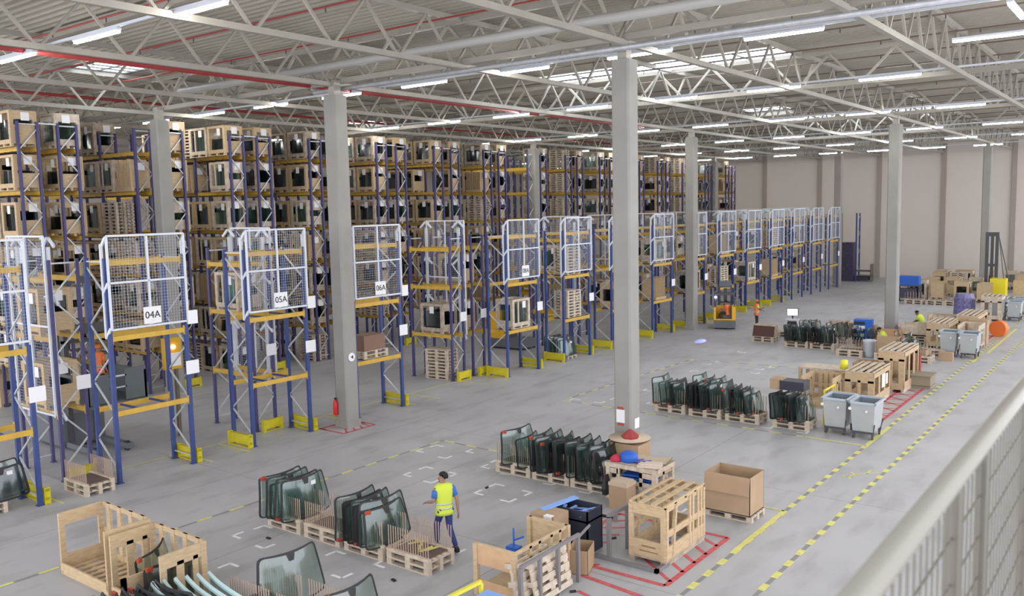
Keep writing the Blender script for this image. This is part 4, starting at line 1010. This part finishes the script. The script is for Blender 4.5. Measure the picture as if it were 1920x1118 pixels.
ob('deck', MB().bx(-.8, .8, -.45, .45, .25, .35).bx(-.75, .75, -.42, .42, 1.1, 1.2), t, m=DARKM); ob('posts', MB().bx(-.78, -.7, -.4, .4, 0, 1.15).bx(.7, .78, -.4, .4, 0, 1.15), t, m=DARKM); ob('load', MB().bx(-.6, .6, -.35, .35, .35, .95), t, m=PURPLE)
t = thing('wire_trolley', 'dark wire trolley by the far end of the racks', 'trolley', (-23.0, 83.5, 0))
ob('cage', MB().bx(-1, 1, -.5, -.46, .9, 1.0).bx(-1, -.95, -.5, .5, 0, 1.0).bx(.95, 1, -.5, .5, 0, 1.6).bx(-1, 1, .46, .5, .9, 1.0).bx(-1, 1, -.5, .5, .5, .55), t, m=mat('brown_steel', (.14, .12, .10), .6)); ob('load', MB().bx(-.8, .8, -.4, .4, .1, .45), t, m=PURPLE)
# racks continuing at the far end
t = thing('tall_pallet_rack', 'lone blue rack frame standing right of the far column', 'rack', (-23.2, 82.6, 0), group='tall pallet racks')
for xx in (0, -1.6):
    f = ob('upright_frame', SP, t, (xx, 0, 0)); ob('braces', SB, f)
solo('black_bundle', 'dark bundle stacked in the far lone rack', 'goods', MB().bx(-.5, .5, -.4, .4, 0, 3.6), PURPLE, (-24.0, 83.1, 0))

# goods standing in the transfer bays
def bay(k): return 12.15+4.45*k
goods('crate', 2, 'wooden crate on the low shelf of the open set-back bay', (-25.7, 28.4, 2.005), 0, 'goods in the front bays')
tag(ob('wooden_pallet', PAL, None, (-23.62, bay(2)+1.15, 2.035), PI/2), 'wooden pallet on the low shelf of the fourth mesh-fronted bay', 'pallet')
tag(ob('wooden_pallet', PAL, None, (-23.62, bay(2)+1.15, 2.18), PI/2), 'second pallet on the low shelf of the fourth mesh-fronted bay', 'pallet')
solo('long_carton_stack', 'brown boards standing on the pallets in the fourth mesh-fronted bay', 'boards', MB().bx(-.35, .35, -.55, .5, 0, .55), mat('brown_crate_goods', (.22, .13, .10), .8), (-23.62, bay(2)+1.15, 2.33))
for k_, dark in ((4, 0), (5, 1), (6, 0), (7, 1), (8, 0), (9, 1), (10, 0), (11, 1)):
    lab = '%s mesh-fronted bay' % ORD[k_+1]
    goods(['crate', 'stack', 'crate', 'boards'][k_ % 4], k_, 'goods on the low shelf of the '+lab, (-23.6, bay(k_)+1.1, 2.05), PI/2, 'goods in the front bays')
    if k_ % 2: goods(['boards', 'crate', 'stack'][k_ % 3], k_, 'goods on the middle shelf of the '+lab, (-23.6, bay(k_)+1.1, 4.14), PI/2, 'goods in the front bays')
t = goods('stack', 0, 'stack of brown pallets on the floor under the open set-back bay', (-25.6, 28.4, 0), .1, 'goods in the front bays')
pallets(-24.5, bay(5)+.6, 'under the sixth mesh-fronted bay, carrying green windshields', n=1, rz=0)
stack(-24.4, -23.5, bay(5)+1.0, 8, ['big', 'low'], 'on the pallet in the seventh mesh-fronted bay', z=.15)
# pallet with felt at left and windshield at the very left
pallets(-23.9, 11.0, 'with wooden rods, between the first two mesh-fronted bays'); rods(-23.9, 11.0, .291, 'on the pallet between the first two mesh-fronted bays', 17)
tag(ob('wooden_pallet', PAL, None, (-23.9, 8.9, 0)), 'lower wooden pallet at the left edge', 'pallet'); tag(ob('wooden_pallet', PAL, None, (-23.9, 8.9, .146)), 'upper wooden pallet at the left edge', 'pallet')
stack(-23.75, -23.45, 9.2, 2, ['big', 'dark'], 'on the pallets at the left edge', z=.3)
for q_, (yb, mo, where, gd) in enumerate(SIDE):
    for z in (2.0, 4.1):
        if (yb in (28.0,) and z == 2.0) or (q_ + int(z)) % 3 == 0: continue
        goods(['boards', 'crate', 'crate'][(q_+int(z)) % 3], q_+3, 'goods on the %s shelf of set-back bay %s' % ('low' if z < 3 else 'middle', where), (-25.8, yb+.38, z+.004), 0, 'goods in the set-back bays')
# ------------------------------------------------------------------ trucks
def reach_truck(label, x, y, rz):
    t = thing('reach_truck', label, 'forklift', (x, y, 0), rz)
    ob('chassis', MB().bx(-.62, .62, -.75, .6, .08, .55), t, m=TGREY)
    ob('body', MB().bx(-.62, -.5, -.72, .6, .55, 1.3).bx(.42, .62, -.72, .6, .55, 1.35).bx(-.62, .62, .3, .6, .55, 1.3).bx(-.62, .62, -.75, -.68, .5, .62), t, m=TYEL)
    ob('seat', MB().bx(-.1, .42, -.3, .2, .6, .85).bx(.34, .44, -.3, .2, .85, 1.3), t, m=TGREY)
    g = MB().bar((-.58, -.65, .6), (-.52, -.6, 2.05), .07).bar((.58, -.65, 1.3), (.52, -.6, 2.05), .07).bar((-.58, .5, 1.3), (-.52, .45, 2.05), .07).bar((.58, .5, 1.3), (.52, .45, 2.05), .07).bx(-.58, .58, -.65, .5, 2.02, 2.1)
    ob('overhead_guard', g, t, m=DARKM)
    mm = MB().bx(-.40, -.30, .75, .9, .1, 2.5).bx(.30, .40, .75, .9, .1, 2.5).bx(-.4, .4, .78, .86, 2.35, 2.5).bx(-.4, .4, .78, .86, 1.4, 1.5).bx(-.1, .1, .8, .88, .2, 2.3)
    ob('mast', mm, t, m=DARKM); ob('head_box', MB().bx(-.35, .35, .7, .95, 2.4, 2.75), t, m=TGREY)
    ob('fork', MB().bx(-.3, -.2, .9, 2.0, .08, .13), t, m=DARKM); ob('fork', MB().bx(.2, .3, .9, 2.0, .08, .13), t, m=DARKM)
    for (wx, wy) in ((-.5, -.4), (.5, -.4), (-.5, 1.2), (.5, 1.2)): ob('wheel', MB().cyl((wx-.08, wy, .14), (wx+.08, wy, .14), .14, 16), t, m=BLKP)
    ob('support_leg', MB().bx(-.6, -.42, .6, 1.4, .1, .25), t, m=TGREY); ob('support_leg', MB().bx(.42, .6, .6, 1.4, .1, .25), t, m=TGREY)
    l = ob('warning_lamp', MB().lathe([(.05, 0), (.07, .04), (.05, .1)], 12), t, (-.52, -.68, 1.85), m=BULB)
    return t
RT = reach_truck('yellow and grey reach truck driving with a seated orange-vested driver', -21.25, 48.9, R(22))
sp = bpy.data.lights.new('blue_spot', 'SPOT'); sp.energy = 900; sp.color = (.25, .3, 1); sp.spot_size = R(7); sp.spot_blend = .3; sp.shadow_soft_size = .03
so = bpy.data.objects.new('blue_spot', sp); COL.objects.link(so); so.parent = RT
so.location = (-.52, -.85, 1.9); tgt = Vector((-20.3, 43.5, 0))-(Matrix.Rotation(R(22), 4, 'Z') @ Vector((-.52, -.85, 1.9))+Vector((-21.25, 48.9, 0)))
so.rotation_euler = (Matrix.Rotation(-R(22), 4, 'Z') @ tgt).to_track_quat('-Z', 'Y').to_euler()
# order picker in the first aisle
t = thing('order_picker', 'dark grey order picker with raised cabin behind the second mesh-fronted bay', 'forklift', (-28.0, 13.65, 0), R(0))
[ob('wheel', MB().cyl((wx, wy-.06, .15), (wx, wy+.06, .15), .15, 14), t, m=BLKP) for wx, wy in ((-1.6, -.5), (-1.6, .5), (1.7, -.5), (1.7, .5))]
ob('chassis', MB().bx(-2.2, .0, -.7, .7, .1, 1.1).bx(0, 1.9, -.6, -.4, .08, .25).bx(0, 1.9, .4, .6, .08, .25), t, m=TGREY)
CG = mat('cabin_grey', (.10, .12, .13), .5)
ob('mast', MB().bx(-.1, .1, -.5, -.35, .2, 5.6).bx(-.1, .1, .35, .5, .2, 5.6).bx(-.1, .1, -.5, .5, 5.3, 5.5).bx(-.1, .1, -.5, .5, 3.4, 3.5), t, m=DARKM)
ob('cabin', MB().bx(.15, 2.3, -.95, -.88, 1.72, 2.6).bx(.15, 2.3, .88, .95, 1.72, 2.6).bx(2.24, 2.3, -.95, -.2, 1.72, 2.62).bx(2.24, 2.3, .25, .95, 1.72, 2.72).bx(.15, 2.3, -.95, .95, 1.66, 1.74), t, m=CG)
ob('safety_rail', MB().bx(2.26, 2.3, -.25, .3, 2.5, 2.55).bx(2.26, 2.3, -.25, .3, 2.15, 2.19), t, m=GALV)
ob('roof', MB().bx(.3, 2.2, -.85, .85, 3.95, 4.02).bar((.4, -.8, 2.6), (.4, -.8, 3.98), .06).bar((.4, .8, 2.6), (.4, .8, 3.98), .06), t, m=DARKM)
t = thing('signal_post', 'yellow post box with glowing orange lamp and white sign in the first aisle', 'signal', (-26.5, 16.0, 0))
ob('post', MB().bx(-.06, .06, -.18, -.08, 0, 2.4).bx(-.06, .06, .08, .18, 0, 2.4), t, m=mat('brown_steel', (.14, .12, .10))); ob('box', MB().bx(-.1, .1, -.3, .3, 2.3, 3.35), t, m=mat('signal_yellow', (.65, .38, .02), .5))
ob('sign_board', MB().bx(.1, .115, -.26, .26, 2.4, 2.85), t, m=WHITE); ob('lamp', MB().cyl((.1, 0, 3.05), (.14, 0, 3.05), .08, 14), t, m=BULBO)
# second order picker with yellow body under the sixth bay
t = thing('order_picker', 'yellow and grey order picker parked behind the sixth mesh-fronted bay', 'forklift', (-28.0, 36.6, 0), R(0))
ob('chassis', MB().bx(-1.0, 1.2, -.65, .65, .1, .55), t, m=TGREY); ob('body', MB().bx(-1.0, -.1, -.65, .65, .55, 1.9), t, m=TYEL); ob('mast', MB().bx(.0, .15, -.4, .4, .5, 3.3), t, m=DARKM)
# tall lift truck at back right
t = thing('lift_truck', 'yellow lift truck with very tall dark mast at the far right', 'forklift', (-10.6, 72.0, 0), R(0))
ob('mast', MB().bx(-.45, -.25, -.1, .15, .1, 4.9).bx(.2, .4, -.1, .15, .1, 4.9).bx(-.45, .4, -.05, .1, 4.6, 4.9).bx(-.45, .4, -.05, .1, 2.4, 2.6).bx(-.12, .08, 0, .12, .3, 4.6), t, m=DARKM)
ob('body', MB().bx(.1, 1.1, -1.3, -.2, .2, 1.6), t, m=mat('lemon_yellow', (.72, .6, .02), .4)); ob('chassis', MB().bx(-.55, 1.1, -1.3, 0, .08, .3), t, m=TGREY)
ob('stay', MB().bar((.4, 0, 4.6), (1.2, -.8, 1.6), .05).bar((.4, 0, 4.7), (.9, -.8, 1.6), .04), t, m=DARKM)
for (wx, wy) in ((-.4, -.4), (.9, -1.0)): ob('wheel', MB().cyl((wx-.08, wy, .15), (wx+.08, wy, .15), .15, 14), t, m=BLKP)

# ------------------------------------------------------------------ people
def skin_obj(name, verts, edges, radii, m, parent, root=0, sub=1):
    me = bpy.data.meshes.new(name); me.from_pydata(verts, edges, []); me.materials.append(m)
    o = bpy.data.objects.new(name, me); COL.objects.link(o); o.parent = parent
    md = o.modifiers.new('Skin', 'SKIN'); md.use_smooth_shade = True
    sv = me.skin_vertices[0].data
    for i, r in enumerate(radii): sv[i].radius = (r, r) if not isinstance(r, tuple) else r
    for i in range(len(verts)): sv[i].use_root = (i == root)
    s = o.modifiers.new('Sub', 'SUBSURF'); s.levels = sub; s.render_levels = sub
    return o
def person(label, loc, rz, pose, vest, sleeve, trou, skin=SKIN, bands=True, cap=None, hair=HAIR, lower=True):
    t = thing('person', label, 'person', loc, rz)
    P = {k: Vector(v) for k, v in pose.items()}
    V = []; E = []; Rr = []; idx = {}
    def n(key, p, r, link=None):
        idx[key] = len(V); V.append(tuple(p)); Rr.append(r)
        if link is not None: E.append((idx[link], idx[key]))
    pel, chest, neck, head = P['pelvis'], P['chest'], P['neck'], P['head']
    n('pel', pel, .12); n('wai', pel.lerp(chest, .5), .115, 'pel'); n('che', chest, .13, 'wai'); n('nb', chest.lerp(neck, .75), .085, 'che'); n('nk', neck, .052, 'nb')
    hd = (head-neck).normalized(); fwd = P['look']-head; fwd = (fwd-hd*fwd.dot(hd)).normalized()
    n('jaw', neck+hd*.09+fwd*.02, .068, 'nk'); n('hd', head, .093, 'jaw'); n('top', head+hd*.07-fwd*.01, .07, 'hd'); n('nose', head-hd*.02+fwd*.115, .014, 'hd')
    for s in ('L', 'R'):
        sg = -1 if s == 'L' else 1
        n('sh'+s, P['sh'+s], .062, 'nb'); n('el'+s, P['el'+s], .042, 'sh'+s); n('fa'+s, P['el'+s].lerp(P['wr'+s], .35), .042, 'el'+s); n('wr'+s, P['wr'+s], .027, 'fa'+s)
        d = (P['wr'+s]-P['el'+s]).normalized(); side = d.cross(Vector((0, 0, 1)));
        side = side.normalized() if side.length > .2 else Vector((0, 1, 0))
        if abs(d.z) > .8: side = Vector((0, 1, 0))
        palm = P['wr'+s]+d*.055; n('pm'+s, palm, .034, 'wr'+s)
        nrm = d.cross(side).normalized()
        curl = nrm*(.02 if nrm.z < 0 else -.02)
        for q in range(4):
            o_ = side*(-.027+.018*q); L = [.075, .085, .08, .062][q]
            n('f%d%s' % (q, s), palm+d*.045+o_, .009, 'pm'+s); n('g%d%s' % (q, s), palm+d*(.045+L*.55)+o_+curl*.5, .0085, 'f%d%s' % (q, s)); n('h%d%s' % (q, s), palm+d*(.045+L*.9)+o_+curl*1.6, .007, 'g%d%s' % (q, s))
        n('t0'+s, palm-side*.035+d*.0, .011, 'pm'+s); n('t1'+s, palm-side*.055+d*.035+curl*.5, .009, 't0'+s)
        n('hip'+s, P['hip'+s], .09, 'pel'); n('kn'+s, P['kn'+s], .058, 'hip'+s); n('cf'+s, P['kn'+s].lerp(P['an'+s], .3), .055, 'kn'+s); n('an'+s, P['an'+s], .036, 'cf'+s)
        n('ft'+s, P['an'+s]+Vector((0, .10, -.04)), .034, 'an'+s)
    skin_obj('body', V, E, Rr, skin, t, 0, 1)
    # hair
    hb = MB(); ctr = head+hd*.025-fwd*.012
    for j in range(7):
        ph = j/6*1.75; ring = []
    me = MB(); rings = []
    xs = fwd.cross(hd).normalized()
    for j in range(7):
        ph = .02+j/6*1.95; rad = .106*math.sin(ph); hh = .112*math.cos(ph)
        ring = []
        for k in range(14):
            a = 2*PI*k/14; f_ = math.cos(a); ring.append(ctr+xs*rad*math.sin(a)*.92+fwd*(rad*f_*1.06-(.03 if f_ > .3 and j > 3 else 0))+hd*(hh+(.075 if f_ > .2 and j > 4 else .01)))
        rings.append(ring)
    me.loft(rings); ob('hair' if cap is None else 'cap', me, t, m=hair if cap is None else cap, smooth=True)
    fm = MB()
    for sg in (-1, 1): e = head+fwd*.088+xs*sg*.034+hd*.005; fm.box(tuple(e), (.018, .018, .012))
    mth = head+fwd*.085-hd*.065; fm.box(tuple(mth), (.035, .02, .008)); ob('eyes_and_mouth', fm, t, m=BLACK)
    er = MB()
    for sg in (-1, 1): e = head+xs*sg*.096; er.box(tuple(e), (.02, .03, .055))
    ob('ears', er, t, m=skin)
    # torso garment
    up_ = (neck-pel).normalized(); right = (P['shR']-P['shL']); right = (right-up_*right.dot(up_)).normalized(); fr = up_.cross(right)
    def ring(f, a, b, off=Vector((0, 0, 0))):
        c = pel.lerp(chest, min(1, f*1.35)) if f < .74 else chest.lerp(neck, (f-.74)/.26)
        return [c+off+right*a*math.cos(2*PI*k/20)+fr*b*math.sin(2*PI*k/20) for k in range(20)]
    g = MB().loft([ring(-.26, .215, .17), ring(-.1, .205, .16), ring(.05, .195, .145), ring(.3, .19, .14), ring(.6, .205, .15), ring(.80, .225, .15), ring(.93, .226, .14), ring(1.01, .20, .12), ring(1.07, .13, .095), ring(1.09, .075, .07)])
    ob('vest', g, t, m=vest, smooth=True)
    if bands:
        bb = MB()
        for (f0, f1, a) in ((.02, .10, .20), (.24, .32, .193)): bb.loft([ring(f0, a+.004, a-.045), ring(f1, a+.003, a-.046)])
        ob('reflective_bands', bb, t, m=REFL, smooth=True)
    for s in ('L', 'R'):
        sl = MB().tube([P['sh'+s]+Vector((0, 0, .015)), P['sh'+s].lerp(P['el'+s], .2), P['sh'+s].lerp(P['el'+s], .75)], [.05, .074, .062], 12); ob('sleeve', sl, t, m=sleeve, smooth=True)
    V2 = [tuple(pel+Vector((0, 0, .02)))]; R2 = [.115]; E2 = []
    for s in ('L', 'R'):
        b = len(V2)
        V2 += [tuple(P['hip'+s]), tuple(P['kn'+s]), tuple(P['kn'+s].lerp(P['an'+s], .4)), tuple(P['an'+s]+Vector((0, 0, .01)))]; R2 += [.105, .076, .07, .058]; E2 += [(0, b), (b, b+1), (b+1, b+2), (b+2, b+3)]
    skin_obj('trousers', V2, E2, R2, trou, t, 0, 1)
    for s in ('L', 'R'):
        a = P['an'+s]; d = P.get('toe'+s, a+Vector((0, .2, -.05)))-a; d.z = 0; d = d.normalized(); sd = Vector((-d.y, d.x, 0)); zf = a.z-.09
        def fr_(off, w, z): c = Vector((a.x, a.y, 0))+d*off; return [c-sd*w+Vector((0, 0, zf+.0)), c+sd*w+Vector((0, 0, zf)), c+sd*w*.9+Vector((0, 0, zf+z)), c-sd*w*.9+Vector((0, 0, zf+z))]
        ob('shoe', MB().loft([fr_(-.08, .04, .09), fr_(.0, .045, .11), fr_(.1, .05, .07), fr_(.19, .035, .045)]), t, m=SHOE)
    return t
def stand(**k):
    p = dict(pelvis=(0, 0, .93), chest=(0, .01, 1.26), neck=(0, .02, 1.44), head=(0, .04, 1.60), look=(0, 1, 1.58),
             shL=(-.185, .01, 1.40), shR=(.185, .01, 1.40), elL=(-.23, -.02, 1.12), elR=(.23, -.02, 1.12), wrL=(-.23, .10, .88), wrR=(.23, .10, .88),
             hipL=(-.09, 0, .88), hipR=(.09, 0, .88), knL=(-.10, .03, .49), knR=(.10, .03, .49), anL=(-.10, 0, .09), anR=(.10, 0, .09))
    p.update(k); return p
person('person in yellow hi-vis vest and blue sleeves walking past the nearest pallets', (-12.4, 13.7, 0), R(66),
       stand(look=(-1.0, .5, 1.6), elL=(-.27, -.03, 1.14), wrL=(-.30, .22, 1.06), elR=(.26, -.10, 1.13), wrR=(.28, -.10, .86),
             knL=(-.10, .22, .50), anL=(-.10, .20, .10), knR=(.10, -.02, .49), anR=(.12, -.30, .13), toeR=(.12, -.1, .05)),
       HIVY, SHIRTB, TROU)
person('person in orange vest and yellow shirt standing behind the dark brown board crate', (-19.45, 49.3, 0), R(-60),
       stand(look=(.2, 1, 1.45), elR=(.24, .12, 1.18), wrR=(.15, .36, 1.25), elL=(-.26, .05, 1.15), wrL=(-.2, .28, 1.1)), HIVO, HIVY, TROG, SKIND, True, ORAN)
seated = stand(pelvis=(0, 0, .92), chest=(0, .06, 1.22), neck=(0, .08, 1.38), head=(0, .11, 1.53), look=(-.2, 1, 1.5), shL=(-.18, .06, 1.34), shR=(.18, .06, 1.34), elL=(-.22, .12, 1.08), elR=(.22, .12, 1.08), wrL=(-.16, .36, 1.12), wrR=(.16, .36, 1.12),
                hipL=(-.09, .05, .9), hipR=(.09, .05, .9), knL=(-.10, .42, .92), knR=(.10, .42, .92), anL=(-.10, .5, .64), anR=(.10, .5, .64))
person('person in orange vest sitting sideways inside the yellow reach truck', (-21.0, 48.72, 0), R(108), seated, HIVO, ORAN, TROG, SKIN, False)
person('person in orange vest standing in the dark raised order picker cabin', (-26.5, 13.5, 1.745), R(20), stand(), HIVO, ORAN, TROG, SKIN, True, ORAN)
person('person in yellow vest bending behind the slatted-top crate near the column', (-10.3, 49.0, 0), R(80),
       stand(chest=(0, .12, 1.2), neck=(0, .22, 1.34), head=(0, .32, 1.46), look=(0, 1, 1.1), shL=(-.18, .16, 1.32), shR=(.18, .16, 1.32), elL=(-.22, .3, 1.06), elR=(.22, .3, 1.06), wrL=(-.18, .5, .95), wrR=(.18, .5, .95)), HIVY, HIVY, TROU, SKIND)
person('person in yellow vest crouching just right of the column among cartons', (-11.0, 44.6, 0), R(100),
       stand(pelvis=(0, 0, .55), chest=(0, .15, .82), neck=(0, .25, .96), head=(0, .34, 1.08), look=(0, 1, .8), shL=(-.18, .18, .94), shR=(.18, .18, .94), elL=(-.22, .3, .7), elR=(.22, .3, .7), wrL=(-.18, .5, .62), wrR=(.18, .5, .62), hipL=(-.09, .0, .52), hipR=(.09, 0, .52), knL=(-.14, .36, .5), knR=(.14, .36, .5)), HIVY, HIVY, TROU, SKIN)

# ------------------------------------------------------------------ balcony railing close to the camera
RX = -.34; RZ = 6.83
t = thing('balcony_railing', 'pale grey steel balcony railing with wire mesh at the lower right', 'railing', (RX, 0, 0))
ob('handrail', MB().tube([(0, .3, RZ), (0, 6.5, RZ)], .024, 20), t, m=mat('railing_paint', (.27, .26, .235), .3), smooth=True)
for y in (1.15, 1.95, 2.28, 3.05, 4.2, 5.4): ob('post', MB().bx(-.012, .012, y-.02, y+.02, 5.6, RZ-.01), t, m=mat('railing_post', (.14, .13, .11), .5))
w = MB(); y = .8
while y < 6: w.bx(-.002, .002, y-.002, y+.002, 5.75, RZ-.05); y += .05
z = 5.8
while z < RZ-.06: w.bx(-.002, .002, .8, 6, z-.002, z+.002); z += .1
ob('wire_mesh', w, t, m=mat('railing_post', (.14, .13, .11)))
struct('floor_balcony', MB().bx(-.3, 4, -3, 8, 5.5, 5.65), CONC)
